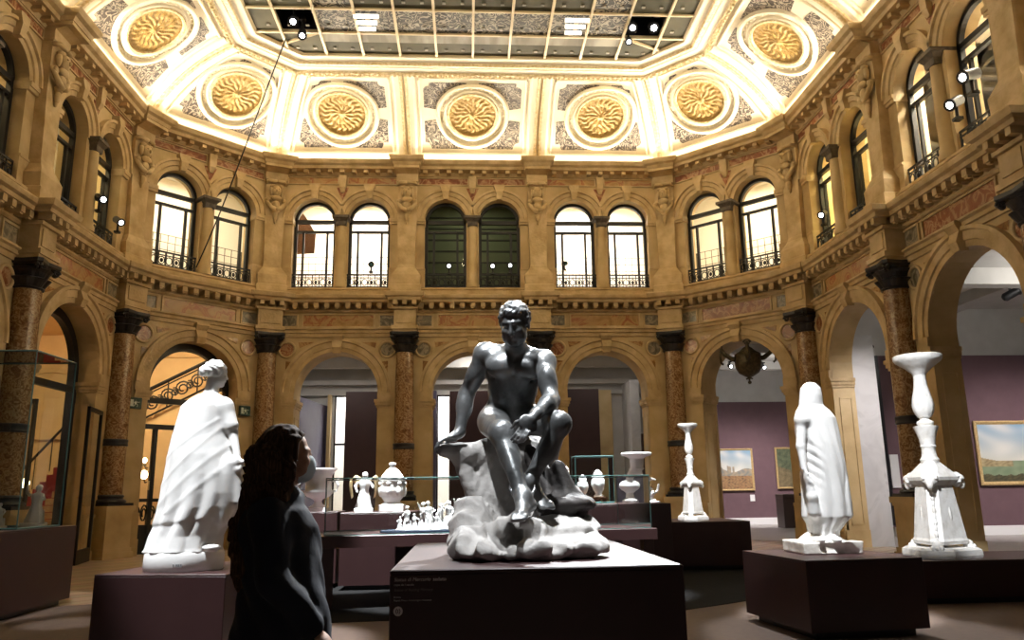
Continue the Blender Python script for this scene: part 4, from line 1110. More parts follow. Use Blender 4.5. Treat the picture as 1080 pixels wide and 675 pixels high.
# rock of the seat
c = Clay((-.40, 3.60, 1.02), (.66, 4.98, 1.72), .0085)
def rb(a, f=22, n0=0): return lambda X, Y, Z: a * wob(X, Y, Z, f, n0) + a * .4 * wob(X, Y, Z, f * 2.7, n0 + 4)
c.cone((-.285, 4.43, 1.575), (-.06, 4.50, 1.565), .042, .072, .03)
c.ell((.12, 4.60, 1.555), (.27, .20, .105), None, .05, bump=rb(.012))
c.cone((-.20, 4.46, 1.545), (-.07, 4.46, 1.25), .045, .07, .05); c.cone((.01, 4.55, 1.52), (.04, 4.5, 1.2), .12, .15, .06)
c.cone((.15, 4.65, 1.5), (.14, 4.6, 1.2), .19, .21, .06)
c.cone((.18, 4.62, 1.48), (.40, 4.45, 1.33), .12, .075, .05); c.ell((.36, 4.48, 1.30), (.17, .12, .06), None, .05, bump=rb(.01, 20, 3)); c.cone((.30, 4.55, 1.35), (.28, 4.45, 1.12), .12, .16, .05)
c.ell((.10, 4.30, 1.10), (.37, .44, .115), None, .05, bump=rb(.02, 17, 5))
for p, r_ in (((-.13, 4.02, 1.10), (.13, .16, .10)), ((-.06, 3.86, 1.075), (.16, .12, .06)), ((.20, 3.86, 1.08), (.18, .13, .065)), ((.40, 4.0, 1.085), (.17, .18, .075)), ((.10, 4.0, 1.16), (.17, .16, .085)), ((.34, 4.15, 1.16), (.20, .2, .075)), ((-.12, 4.28, 1.18), (.14, .16, .15)), ((.12, 3.95, 1.19), (.08, .10, .045))):
    c.ell(p, r_, None, .035, bump=rb(.018, 21, 2))
c.cone((.0, 3.74, 1.10), (.10, 3.95, 1.15), .03, .045, .03, True); c.cone((.30, 3.74, 1.07), (.20, 3.86, 1.16), .02, .02, .03, True); c.cone((-.18, 3.72, 1.06), (-.10, 3.92, 1.17), .018, .018, .03, True)
c.cone((-.24, 4.37, 1.50), (-.02, 4.37, 1.475), .012, .03, .02, True); c.cone((-.16, 4.36, 1.40), (.06, 4.33, 1.22), .015, .03, .03, True)
c.push(lambda X, Y, Z: .019 * np.abs(np.sin(20 * X + 22 * Z + 2.2 * np.sin(9 * Y) + 1.5 * np.sin(11 * X))) * np.clip((1.36 - Z) * 12, .25, 1) + .004 * np.abs(np.sin(55 * X - 40 * Z + 30 * Y + 2 * np.sin(21 * X))))
c.floor(1.032)
c.build('rock', ROCK, merc, ORG)
c = Clay((.08, 4.0, 1.12), (.62, 4.66, 1.62), .0075)  # rock lump behind the legs; its shade is put into the dark colour
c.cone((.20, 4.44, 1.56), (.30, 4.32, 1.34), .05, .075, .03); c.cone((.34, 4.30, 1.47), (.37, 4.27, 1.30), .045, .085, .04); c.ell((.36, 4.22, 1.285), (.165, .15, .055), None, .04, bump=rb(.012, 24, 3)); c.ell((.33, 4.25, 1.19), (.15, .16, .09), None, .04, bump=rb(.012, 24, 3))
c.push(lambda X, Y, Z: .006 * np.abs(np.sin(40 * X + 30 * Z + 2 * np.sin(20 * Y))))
c.build('shaded_rock_lump', noisy('shaded_rock_brown', [(.3, (.016, .013, .012)), (.7, (.04, .033, .03))], 9, .7, .1, bump=.3, bscale=30), merc, ORG)

# ================================================================== draped white statue on the left
WHITE = M['marble_white']
ORG = (-2.64, 7.35, .72)
sl_ = empty('draped_statue', ORG, 0, 'white marble statue of a draped woman seen from behind, hair in a bun', 'statue', 'draped marble statues', 'thing')
c = Clay((-3.08, 6.96, .86), (-2.02, 7.74, 2.64), .0095)
rows = [(.87, -2.655, .335, .30), (.905, -2.65, .315, .29), (1.01, -2.635, .305, .27), (1.09, -2.60, .312, .265), (1.25, -2.54, .342, .26), (1.375, -2.525, .350, .255), (1.54, -2.52, .335, .245), (1.71, -2.54, .300, .23), (1.88, -2.56, .262, .20), (2.05, -2.56, .228, .175), (2.15, -2.555, .215, .155), (2.21, -2.535, .165, .125), (2.26, -2.52, .10, .09)]
def foldL(th, Z, X, Y):
    amp = np.clip((2.2 - Z) / 1.2, 0.1, 1)
    s1 = np.abs(np.sin(5.5 * th + 3.4 * (Z - 1) + 1.2 * np.sin(2.5 * Z))) ** 1.4
    s2 = np.sin(13 * th - 7 * Z)
    hem = 1 / (1 + np.exp(-(Z - 1.10 - .10 * (X + 2.9)) / .006))
    sash = np.exp(-((Z - 1.55 - .9 * (X + 2.55)) / .03) ** 2) + np.exp(-((Z - 1.42 - .85 * (X + 2.5)) / .03) ** 2) + np.exp(-((Z - 1.70 - 1.0 * (X + 2.6)) / .025) ** 2) + np.exp(-((Z - 1.86 - .75 * (X + 2.6)) / .02) ** 2)
    return .93 + amp * (.095 * s1 + .015 * s2) + .045 * hem + .016 * sash * (Z > 1.2)
c.loft([(z, x, 7.35, rx, ry) for z, x, rx, ry in rows], foldL, .03)
# right arm with short sleeve, hand holding the cloth
s0, e0, w0 = A3((-2.375, 7.33, 2.13)), A3((-2.275, 7.30, 1.90)), A3((-2.205, 7.24, 1.70))
c.ell(s0, (.085, .085, .10), None, .04); c.cone(s0, e0 + A3((-.02, 0, .06)), .085, .068, .03); c.ell((-2.305, 7.31, 1.985), (.072, .075, .02), None, .01)
c.cone(s0, e0, .056, .044, .02); c.cone(e0, w0, .044, .029, .02)
fingers(c, (-2.185, 7.225, 1.655), A3([[.3, -.95, 0], [.55, .17, -.8], [.77, .25, .57]]), bend=(.5, .8), L=.09, r=.010, side=1)
c.chain([(-2.19, 7.22, 1.64), (-2.14, 7.20, 1.64), (-2.115, 7.2, 1.645)], [.018, .015, .018], .01)
c.cone((-2.20, 7.24, 1.62), (-2.17, 7.25, 1.30), .045, .06, .05); c.cone((-2.26, 7.22, 1.62), (-2.30, 7.22, 1.15), .05, .06, .06)
# neck, head, bun
c.cone((-2.52, 7.36, 2.2), (-2.495, 7.36, 2.38), .07, .058, .04)
head(c, (-2.475, 7.37, 2.455), basis((.75, .62, -.12)), 1.02, hair=None)
B_ = basis((.75, .62, -.12)); hc = A3((-2.475, 7.37, 2.455))
c.ell(hc + B_[1] * -.02 + B_[2] * .035, (.090, .105, .092), B_, .01, bump=lambda X, Y, Z: .006 * np.sin(75 * (X + Y) + 90 * Z + 3 * np.sin(40 * Z)))
c.ell(hc + B_[1] * -.115 + B_[2] * .0, (.055, .045, .055), B_, .012, bump=lambda X, Y, Z: .005 * np.sin(120 * (Z + X)))
c.cone(hc + B_[0] * -.08 + B_[2] * .055, hc + B_[0] * .08 + B_[2] * .055, .016, .016, .008)
c.ell((-2.36, 7.2, .91), (.07, .10, .035), None, .02)
c.keep(lambda X, Y, Z: .87 - Z + 0 * X + 0 * Y)
c.build('figure', WHITE, sl_, ORG)
mb = MB(); mb.lathe([(.325, 0), (.335, .012), (.335, .14), (.325, .155), (.30, .16)], n=48)
for i, v in enumerate(mb.V): mb.V[i] = (v[0], v[1] * .9, v[2])
mb.build('base', WHITE, sl_, True, auto=40)
mb = MB()
for k, (a, b_) in enumerate(((-.03, .008), (-.005, .014), (.012, .012), (.03, .014))): mb.box(a + .04, a + .04 + b_, -.3055, -.295, .045, .068)
mb.build('inscription', plain('worn_grey_ink', (.25, .25, .25)), sl_)

# ================================================================== veiled white statue on the right
ORG = (3.45, 8.1, .70)
sr = empty('draped_statue', ORG, 0, 'white marble statue of a veiled figure in long robes, standing at right', 'statue', 'draped marble statues', 'thing')
c = Clay((3.08, 7.72, .80), (3.92, 8.48, 2.48), .0095)
rows = [(.80, 3.45, .165, .15), (.91, 3.47, .150, .15), (.985, 3.50, .185, .175), (1.055, 3.525, .25, .20), (1.2, 3.53, .245, .20), (1.39, 3.53, .235, .195), (1.58, 3.53, .22, .19), (1.77, 3.515, .215, .18), (1.92, 3.50, .225, .165), (2.06, 3.492, .222, .15), (2.13, 3.475, .185, .14), (2.19, 3.462, .128, .125), (2.29, 3.47, .118, .125), (2.37, 3.472, .105, .115), (2.42, 3.47, .062, .07), (2.435, 3.47, .03, .03)]
def foldR(th, Z, X, Y):
    low = 1 / (1 + np.exp((Z - 1.95) / .08))
    s1 = np.abs(np.sin(5 * th + 2.0 * Z + .8 * np.sin(3 * Z))) ** 1.5
    s2 = np.abs(np.sin(11 * th + 9 * Z))
    left = np.exp(-((X - 3.36) / .09) ** 2) * np.exp(-((Z - 1.62) / .22) ** 2)
    swag = np.abs(np.sin(30 * (Z + .9 * (X - 3.36))))
    edge = np.exp(-((X - 3.68 - .02 * np.sin(9 * Z)) / .018) ** 2) * low
    under = 1 / (1 + np.exp((Z - .99) / .01))
    return .96 + low * (.075 * s1 + .015 * s2) + .07 * left * swag - .05 * edge + under * .08 * (np.abs(np.sin(9 * th)) - .4)
c.loft([(z, x, 8.1, rx, ry) for z, x, rx, ry in rows], foldR, .02)
s0, e0, w0 = A3((3.315, 8.02, 2.03)), A3((3.265, 7.99, 1.76)), A3((3.262, 7.95, 1.53))
c.ell(s0, (.075, .08, .085), None, .04); c.cone(s0, e0, .058, .046, .02); c.cone(e0, w0, .045, .032, .02)
fingers(c, (3.265, 7.93, 1.475), A3([[.2, -.97, 0], [.1, .0, -.99], [-.95, -.2, -.1]]), bend=(.2, .5), L=.085, r=.010)
c.chain([(3.29, 7.94, 1.44), (3.31, 7.93, 1.25), (3.32, 7.95, 1.10)], [.035, .05, .06], .03)
for x in (3.33, 3.50): c.ell((x, 7.93, .835), (.05, .12, .035), None, .02)
c.build('figure', WHITE, sr, ORG)
c = Clay((3.08, 7.72, .69), (3.80, 8.48, .98), .010)
c.ell((3.44, 8.12, .80), (.22, .22, .12), None, .03, bump=rb(.01, 26))
c.keep(lambda X, Y, Z: np.maximum(np.abs(X - 3.44) - .31, np.abs(Y - 8.1) - .3) + 0 * Z)
sl, g = c._box((3.1, 7.7, .6), (3.79, 8.48, .98))
d = np.maximum(np.maximum(np.abs(g[0] - 3.435) - .30, np.abs(g[1] - 8.1) - .27), np.abs(g[2] - .745) - .075 + 0 * g[0]) + .006 * wob(g[0], g[1], g[2], 18)
c._put(sl, d.astype(np.float32), .02)
c.cone((3.36, 7.84, .77), (3.58, 7.82, .74), .06, .07, .02, True); c.cone((3.50, 7.80, .78), (3.66, 7.84, .72), .05, .03, .02, True)
c.floor(.702)
c.build('base', noisy('weathered_marble', [(0.3, (0.55, 0.50, 0.43)), (0.7, (0.82, 0.79, 0.74))], 9, .7, bump=.3), sr, ORG)
# ================================================================== plinths
def plinth(name, x0, x1, y0, y1, h, label, group='maroon display plinths', foot=.0, rz=0.0, gap=0.07):
    e = empty(name, ((x0 + x1) / 2, (y0 + y1) / 2, .008), rz, label, 'plinth', group, 'thing')
    a, b_ = (x1 - x0) / 2, (y1 - y0) / 2
    mb = MB(); mb.bevbox(-a, a, -b_, b_, gap, h - .026, .004); mb.build('body', M['plinth'], e)
    mb = MB(); mb.bevbox(-a, a, -b_, b_, h - .024, h - .008, .004); mb.bevbox(-a + .004, a - .004, -b_ + .004, b_ - .004, h - .028, h - .02, .001); mb.build('top_panel', M['plinth'], e)
    mb = MB(); mb.box(-a + .09, a - .09, -b_ + .09, b_ - .09, 0, gap); mb.build('recessed_foot', M['black'], e)
    return e
cp = plinth('display_plinth', -.48, .78, 3.5, 5.32, 1.03, 'large dark maroon plinth with printed caption, carrying the bronze statue')
plinth('display_plinth', -3.165, -2.025, 6.92, 8.12, .72, 'dark maroon plinth carrying the white statue seen from behind', rz=R(-9))
plinth('display_plinth', 2.83, 4.00, 7.32, 8.62, .70, 'dark maroon plinth carrying the veiled white statue', rz=R(6))
plinth('display_plinth', 5.05, 7.3, 9.25, 10.45, .49, 'low dark maroon plinth carrying the large white candelabrum')
plinth('display_plinth', 3.22, 4.66, 13.6, 15.2, .80, 'dark maroon plinth carrying the smaller distant candelabrum')
plinth('display_plinth', -7.9, -5.32, 9.3, 11.05, .99, 'dark maroon plinth carrying the tall glass case at left')
def text_mesh(name, body, size, loc, mat, par, shear=0.0, bold=0.0):
    cu = bpy.data.curves.new(name, 'FONT'); cu.body = body; cu.size = size; cu.shear = shear; cu.extrude = .0004; cu.offset = bold
    o = bpy.data.objects.new(name, cu); COL.objects.link(o)
    dg = bpy.context.evaluated_depsgraph_get()
    me = bpy.data.meshes.new_from_object(o.evaluated_get(dg)); bpy.data.objects.remove(o); bpy.data.curves.remove(cu)
    me.materials.clear(); me.materials.append(mat)
    t = bpy.data.objects.new(name, me); COL.objects.link(t); t.parent = par; t.location = loc; t.rotation_euler = (PI / 2, 0, 0); return t
INK, INK2 = plain('pale_print', (.8, .74, .72), .6), plain('dim_print', (.28, .23, .22), .6)
px, py = .15, 4.41
def cap(body, size, x, z, mat, shear=0.0, bold=0): return text_mesh('caption_lettering', body, size, (x - px, 3.5 - py - .0012, z - .008), mat, cp, shear, bold)
cap('Statua di Mercurio', .0205, -.462, .985, INK, .25); cap('seduto', .0205, -.298, .985, INK, 0, .0003)
cap('copia da I secolo', .0125, -.462, .967, INK, 0); cap('Statue of Resting Mercury', .0155, -.462, .945, INK2, .25)
cap('Bronzo', .0100, -.462, .918, INK); cap('Napoli, Museo Archeologico Nazionale', .0100, -.462, .905, INK)
mb = MB(); pts = [(.0195 * math.cos(2 * PI * k / 28), .0195 * math.sin(2 * PI * k / 28)) for k in range(28)]
mb.loft([[(x, -.0012, z) for x, z in pts], [(x, .002, z) for x, z in pts]]); lg = mb.build('audio_guide_disc', INK, cp); lg.location = (-.443 - px, 3.5 - py, .865 - .008)
mb = MB()
for s in (-1, 1): mb.tube([(s * .0085 * math.cos(a) * 1.0, -.0016, .011 * math.sin(a)) for a in [-1.1 + .22 * k for k in range(11)]], .0016, 5)
mb.bevbox(-.0018, .0018, -.0022, -.001, -.007, .007, .0003); mb.build('audio_guide_mark', plain('print_maroon', (.08, .04, .04)), lg)

# ================================================================== marble candelabra
def candelabrum(name, loc, H, Rb, label, rz=0.0):
    """H: list of key heights scaled from the large one; Rb: radial scale"""
    e = empty(name, loc, rz, label, 'candelabrum', 'white marble candelabra', 'thing'); s, q = H, Rb
    def L(prof, nm, n=32, mod=None):
        mb = MB(); mb.lathe([(r * q, z * s) for r, z in prof], n=n, mod=mod); return mb.build(nm, M['marble_stone'], e, True, auto=45)
    ql = q * .85
    # three-sided foot
    mb = MB()
    def tri(r, z, c=.35, n=3):
        pts = []
        for k in range(3):
            a = PI / 2 + k * 2 * PI / 3 + PI
            for d in (-c, c): pts.append((r * ql * math.cos(a + d), r * ql * math.sin(a + d), z * s))
        return pts
    mb.loft([tri(.52, 0, .42), tri(.53, .03, .42), tri(.52, .09, .42), tri(.47, .115, .42)]); mb.build('foot', M['marble_stone'], e)
    mb = MB(); mb.loft([tri(.36, .15, .24), tri(.385, .19, .24), tri(.36, .22, .24), tri(.25, .84, .32), tri(.29, .86, .32), tri(.33, .90, .36), tri(.34, .94, .36), tri(.30, .985, .36), tri(.20, 1.06, .5), tri(.10, 1.14, .5)])
    bd = mb.build('shaft_base', M['marble_stone'], e)
    for k in range(3):
        a = PI / 2 + k * 2 * PI / 3 + PI; ca, sa = math.cos(a), math.sin(a)
        mb = MB()   # lion paw
        mb.sphere((.40 * ql * ca, .40 * ql * sa, .13 * s), (.075 * ql, .075 * ql, .07 * s), 12, 8)
        for d in (-.13, 0, .13): mb.sphere((.455 * ql * math.cos(a + d), .455 * ql * math.sin(a + d), .115 * s), (.03 * ql, .03 * ql, .035 * s), 8, 6)
        mb.build('lion_paw', M['marble_stone'], bd, True)
        mb = MB()   # garland down the edge
        for j in range(10): mb.sphere(((.365 - .013 * j) * ql * ca, (.365 - .013 * j) * ql * sa, (.20 + .07 * j) * s), ((.022 + .006 * (j % 2)) * ql, (.022 + .006 * (j % 2)) * ql, .045 * s), 8, 6)
        mb.build('edge_garland', M['marble_stone'], bd, True)
        mb = MB()   # ram head
        mb.sphere((.345 * ql * ca, .345 * ql * sa, .905 * s), (.085 * ql, .085 * ql, .095 * s), 12, 8); mb.sphere((.415 * ql * ca, .415 * ql * sa, .855 * s), (.048 * ql, .048 * ql, .065 * s), 10, 6)
        for d in (-1, 1):
            c0 = Vector((.345 * ql * ca - d * .085 * ql * sa, .345 * ql * sa + d * .085 * ql * ca, .91 * s)); t = Vector((ca, sa, 0))
            mb.tube([tuple(c0 + (t * math.cos(th) + Vector((0, 0, 1)) * math.sin(th)) * .06 * ql * (1 - th / 12)) for th in [j * .6 for j in range(14)]], .022 * ql, 6)
        mb.build('ram_head', M['marble_stone'], bd, True)
        mb = MB()   # relief figure on a face
        a = -PI / 2 + k * 2 * PI / 3 + PI; ca, sa = math.cos(a), math.sin(a)
        mb.sphere((.185 * ql * ca, .185 * ql * sa, .46 * s), (.05 * ql, .05 * ql, .16 * s), 10, 8); mb.sphere((.165 * ql * ca, .165 * ql * sa, .67 * s), (.035 * ql, .035 * ql, .045 * s), 8, 6); mb.tube([(.18 * ql * ca - .08 * ql * sa, .18 * ql * sa + .08 * ql * ca, .62 * s), (.19 * ql * ca, .19 * ql * sa, .55 * s), (.18 * ql * ca + .09 * ql * sa, .18 * ql * sa - .09 * ql * ca, .48 * s)], .02 * ql, 6)
        mb.sphere((.19 * ql * ca + .04 * ql * sa, .19 * ql * sa - .04 * ql * ca, .34 * s), (.04 * ql, .04 * ql, .10 * s), 8, 6)
        mb.build('relief_figure', M['marble_stone'], bd, True)
    flute = lambda a, z: 1 + .05 * abs(math.sin(8 * a))
    L([(.11, 1.06), (.105, 1.12), (.115, 1.15), (.088, 1.19), (.080, 1.29), (.095, 1.31), (.083, 1.335)], 'stem')
    L([(.082, 1.33), (.092, 1.40), (.112, 1.47), (.138, 1.54), (.143, 1.557), (.10, 1.565)], 'leaf_cup', 32, flute)
    L([(.07, 1.56), (.095, 1.58), (.102, 1.60), (.09, 1.62), (.056, 1.64), (.056, 1.66), (.085, 1.675)], 'knop')
    L([(.062, 1.66), (.098, 1.70), (.121, 1.76), (.127, 1.82), (.116, 1.90), (.096, 1.98), (.079, 2.07), (.071, 2.15), (.075, 2.20)], 'baluster', 32, lambda a, z: 1 + .03 * math.sin(10 * a))
    L([(.075, 2.19), (.09, 2.22), (.165, 2.29), (.27, 2.365), (.292, 2.40), (.295, 2.44), (.27, 2.452), (.15, 2.43), (.02, 2.42)], 'dish')
    return e
M['marble_stone'] = noisy('weathered_white_marble', [(0.25, (0.60, 0.57, 0.52)), (0.5, (0.80, 0.78, 0.75)), (0.8, (0.86, 0.85, 0.83))], 9, 0.6, bump=0.3, bscale=30)
candelabrum('marble_candelabrum', (5.68, 9.78, .49), 1.025, 1.0, 'large white marble candelabrum with three-sided foot at right', R(-36))
candelabrum('marble_candelabrum', (3.90, 14.4, .80), .705, .62, 'small distant white marble candelabrum beside the arcade column', R(-24))

# ================================================================== long glass case in the middle
VA = math.atan2(.68, 4.12)
def vit(x, y, z=0.0):
    X, Y = rot2(x, y, VA); return (-1.87 + X, 9.87 + Y, z)
VL, VD = 4.18, 1.25
cs = empty('display_case', vit(0, 0, .014), VA, 'long glass display case full of white figurines behind the bronze statue', 'display case', None, 'thing')
mb = MB(); mb.bevbox(-.06, VL + .06, -.06, VD + .06, .70, .84, .006); mb.build('table_top', M['plinth'], cs)
for (x, y) in ((-.02, -.02), (VL - .12, -.02), (-.02, VD - .12), (VL - .12, VD - .12)):
    mb = MB(); mb.bevbox(x, x + .14, y, y + .14, 0, .70, .006); mb.build('leg', M['plinth'], cs)
mb = MB(); mb.bevbox(.9, VL - .9, .55, .75, 0, .70, .006); mb.build('back_panel', M['maroon'], cs)
mb = MB()
for a, b_ in (((0, 0), (VL, 0)), ((VL, 0), (VL, VD)), ((VL, VD), (0, VD)), ((0, VD), (0, 0))): mb.face([(*a, .845), (*b_, .845), (*b_, 1.52), (*a, 1.52)])
mb.face([(0, 0, 1.52), (VL, 0, 1.52), (VL, VD, 1.52), (0, VD, 1.52)])
mb.build('glass_cover', M['glass_case'], cs)
mb = MB()
P4 = [(0, 0), (VL, 0), (VL, VD), (0, VD)]
for a, b_ in zip(P4, P4[1:] + P4[:1]):
    mb.tube([(*a, 1.52), (*b_, 1.52)], .006, 4); mb.tube([(*a, .845), (*a, 1.52)], .005, 4)
    mb.tube([(*a, .845), (*b_, .845)], .005, 4)
mb.build('glass_edge', M['glass_edge'], cs)
# ---- white figurines
M['biscuit'] = plain('white_biscuit', (.88, .87, .86), .55)
def figurine_mesh(seed, H):
    r_ = random.Random(seed); mb = MB()
    w_ = H * .215; ph = r_.random() * 6; tw_ = r_.uniform(2, 5) / H
    mb.bevbox(-w_ * 1.05, w_ * 1.05, -w_ * 1.05, w_ * 1.05, 0, H * .10, H * .015)
    lean = r_.uniform(-.05, .05) * H
    prof = [(.92, .09), (.95, .13), (.80, .25), (.62, .42), (.50, .52), (.58, .62), (.70, .72), (.62, .78), (.25, .815), (.20, .85)]
    rings = []
    for r, z in prof:
        rings.append([(lean * z + w_ * r * math.cos(a) * (1 + .13 * math.sin(6 * a + ph + tw_ * z * H) * (z < .55)), w_ * .8 * r * math.sin(a) * (1 + .13 * math.sin(6 * a + ph)), z * H) for a in [2 * PI * k / 20 for k in range(20)]])
    mb.loft(rings)
    mb.sphere((lean * .92, 0, H * .92), (w_ * .36, w_ * .38, H * .08), 10, 8); mb.sphere((lean * .92, w_ * .14, H * .95), (w_ * .34, w_ * .34, H * .06), 8, 6)
    for s in (-1, 1):
        up = r_.random() < .3; sx = s * w_ * .66
        e_ = (sx + s * w_ * .35, -w_ * .15, H * (.66 if not up else .82)); h_ = (sx + s * w_ * r_.uniform(-.5, .4), -w_ * r_.uniform(.5, .9), H * (r_.uniform(.5, .62) if not up else .98))
        mb.tube([(sx, 0, H * .74), e_, h_], [w_ * .2, w_ * .16, w_ * .11], 7); mb.sphere(h_, w_ * .13, 6, 5)
    mb.tube([(w_ * .7, w_ * .4, H * .1), (w_ * .62, w_ * .35, H * .4)], w_ * .25, 8)
    return mb
def figurine(seed, H, x, y, z, rz, label, group):
    o = figurine_mesh(seed, H).build('figurine', M['biscuit'], None, True, auto=50)
    o.location = vit(x, y, z); o.rotation_euler = (0, 0, VA + rz); tag(o, label, 'figurine', group, 'thing'); return o
def tray(x, y, rx, ry, label):
    e = empty('oval_tray', vit(x, y, .855), VA, label, 'tray', 'oval trays in the long case', 'thing')
    mb = MB(); mb.lathe([(.95, 0), (1, .006), (1, .028), (.97, .034), (.94, .026)], n=48)
    mb.V = [(a * rx, b_ * ry, c_) for a, b_, c_ in mb.V]; mb.build('rim', noisy('blue_grey_enamel', [(.3, (.03, .045, .075)), (.7, (.06, .08, .12))], 6, .25), e, True, auto=40)
    mb = MB(); mb.lathe([(.93, .02), (.93, .027)], n=48); mb.V = [(a * rx, b_ * ry, c_) for a, b_, c_ in mb.V]; mb.build('plate', M['black'], e)
tray(1.42, .42, .74, .26, 'dark oval tray under the left group of white figurines'); tray(3.05, .40, .55, .22, 'dark oval tray under the right group of white figurines')
FG = 'white figurines in the long case'
spots = [(.93, .40, .17, 'shortest white figurine, at the left tip of the left tray'), (1.01, .30, .30, 'second white figurine from the left on the left tray'), (1.13, .48, .20, 'low white figurine between two taller ones on left tray'), (1.21, .30, .34, 'tall white figurine left of centre on the left tray'), (1.32, .56, .35, 'tall white figurine standing at the back of the left tray'),
         (1.38, .27, .20, 'low white figurine at the front of the left tray'), (1.455, .39, .32, 'white figurine at the centre of the left tray'), (1.58, .60, .35, 'white figurine just left of the tallest pair'), (1.67, .28, .38, 'tallest white figurine on the left tray'), (1.79, .50, .37, 'tall white figurine at right of the left tray'), (1.87, .27, .27, 'white figurine closing the right end of the left tray'),
         (2.27, .45, .29, 'white figurine beside the rock, first past the left tray'), (2.38, .30, .30, 'white figurine half hidden by the pale rock'),
         (2.78, .42, .30, 'white figurine holding up a dish at left of the right tray'), (2.90, .34, .19, 'first of the small white figurines on the right tray'), (2.98, .40, .18, 'second of the small white figurines on the right tray'), (3.06, .33, .20, 'third of the small white figurines on the right tray'), (3.15, .40, .18, 'fourth of the small white figurines on the right tray'), (3.24, .35, .19, 'last of the small white figurines, right end of right tray')]
for k, (x, y, H, lb) in enumerate(spots): figurine(20 + k, H, x, y, .887 if not 2.0 < x < 2.5 else .856, rnd.uniform(-1.5, 1.5), lb, FG)

# ---- objects behind the long case, each on its stand
def stand(x0, x1, y0, y1, h, label): return plinth('display_plinth', x0, x1, y0, y1, h, label)
stand(-2.85, -2.08, 12.1, 12.9, 1.09, 'maroon plinth carrying the fluted white vase behind the visitor'); stand(-1.98, -.9, 11.75, 12.85, 1.08, 'maroon plinth carrying the winged white figure and white covered vase'); stand(1.1, 2.95, 12.2, 13.5, 1.14, 'maroon plinth carrying white vases and crouching beast support')
e = empty('marble_vase', (-2.44, 12.5, 1.09), 0, 'fluted white marble vase with two handles behind the masked visitor', 'vase', 'white vases', 'thing')
fl_ = lambda a, z: 1 + .05 * abs(math.sin(9 * a))
mb = MB(); mb.bevbox(-.14, .14, -.14, .14, 0, .05, .006); mb.lathe([(.13, .05), (.135, .07), (.07, .11), (.055, .15), (.075, .185)], n=28); mb.build('foot', M['biscuit'], e, True, auto=40)
mb = MB(); mb.lathe([(.07, .18), (.16, .22), (.215, .28), (.215, .31)], n=48, mod=fl_); mb.lathe([(.205, .30), (.19, .40), (.195, .52), (.235, .60), (.275, .625), (.275, .65), (.25, .65), (.19, .56), (.02, .40)], n=40); mb.build('bowl', M['biscuit'], e, True, auto=45)
for s in (-1, 1):
    mb = MB(); mb.tube([(s * .19, 0, .30), (s * .27, 0, .30), (s * .30, 0, .38), (s * .25, 0, .46), (s * .19, 0, .45)], .02, 8); mb.build('handle', M['biscuit'], e, True)
# winged figure
e = empty('winged_figure', (-1.70, 12.1, 1.08), .2, 'white and gilt winged figure standing behind the long case', 'statuette', None, 'thing')
mb = figurine_mesh(5, .58); mb.build('figure', M['biscuit'], e, True, auto=50)
GILT = plain('gilt_metal', (.72, .55, .30), .35, .7)
for s in (-1, 1):
    mb = MB(); rings = []
    for t in range(7):
        q = t / 6; cx_, cz = s * (.04 + .15 * math.sin(q * 2.2)), .40 + .14 * math.sin(q * 3.1) - .20 * q ** 2; w_ = .05 * (1 - q * .8) + .01
        rings.append([(cx_ + w_ * math.cos(a) * .8, .05 + .016 * math.sin(a), cz + w_ * math.cos(a) * (.9)) for a in [2 * PI * k / 8 for k in range(8)]])
    mb.loft(rings); mb.build('wing', GILT, e, True)
# covered vase with figures
e = empty('covered_vase', (-1.31, 12.45, 1.08), 0, 'white covered vase with clustered relief figures behind the long case', 'vase', 'white vases', 'thing')
mb = MB(); mb.bevbox(-.19, .19, -.19, .19, 0, .10, .01); mb.lathe([(.17, .10), (.12, .14), (.16, .2)], n=24); mb.build('base', M['biscuit'], e, True, auto=40)
mb = MB(); mb.lathe([(.14, .19), (.19, .25), (.20, .33), (.17, .42), (.185, .45)], n=32, mod=lambda a, z: 1 + .08 * math.sin(7 * a) + .04 * math.sin(13 * a + 30 * z))
for k in range(7):
    a = 2 * PI * k / 7; mb.sphere((.18 * math.cos(a), .18 * math.sin(a), .30), (.045, .045, .09), 8, 6); mb.sphere((.19 * math.cos(a), .19 * math.sin(a), .41), .034, 8, 6)
mb.build('body', M['biscuit'], e, True)
mb = MB(); mb.lathe([(.19, .44), (.20, .46), (.16, .53), (.10, .61), (.05, .65), (.035, .67), (.055, .69), (.06, .715), (.03, .73)], n=28); mb.build('lid', M['biscuit'], e, True)
# marble table support: dish on a winged crouching beast
e = empty('table_support', (2.60, 12.9, 1.14), .15, 'white marble support, wide dish above a crouching beast, right of long case', 'sculpture', None, 'thing')
mb = MB(); mb.lathe([(.10, .52), (.115, .545), (.105, .56), (.115, .70), (.15, .73), (.24, .755), (.25, .78), (.24, .80), (.15, .795), (.02, .79)], n=32); mb.build('dish', M['biscuit'], e, True, auto=45)
c = Clay((-.32, -.25, -.01), (.42, .25, .56), .011)
c.cone((-.03, 0, .52), (.05, 0, .20), .10, .10, .03); c.ell((.13, 0, .17), (.15, .10, .10), None, .04); c.cone((.02, 0, .25), (-.12, 0, .40), .09, .06, .04); c.ell((-.10, 0, .44), (.07, .06, .07), None, .03); c.ell((-.16, 0, .42), (.045, .035, .03), None, .02)
for s in (-1, 1):
    c.chain([(-.02, s * .06, .2), (-.12, s * .06, .12), (-.18, s * .06, .04)], [.045, .035, .04], .02); c.chain([(.2, s * .07, .15), (.12, s * .08, .08), (.24, s * .08, .035)], [.06, .045, .035], .02); c.chain([(0, s * .06, .25), (.14, s * .11, .38), (.26, s * .12, .36)], [.05, .04, .015], .02)
c.chain([(.26, 0, .14), (.34, 0, .18), (.36, 0, .28)], [.025, .02, .02], .02)
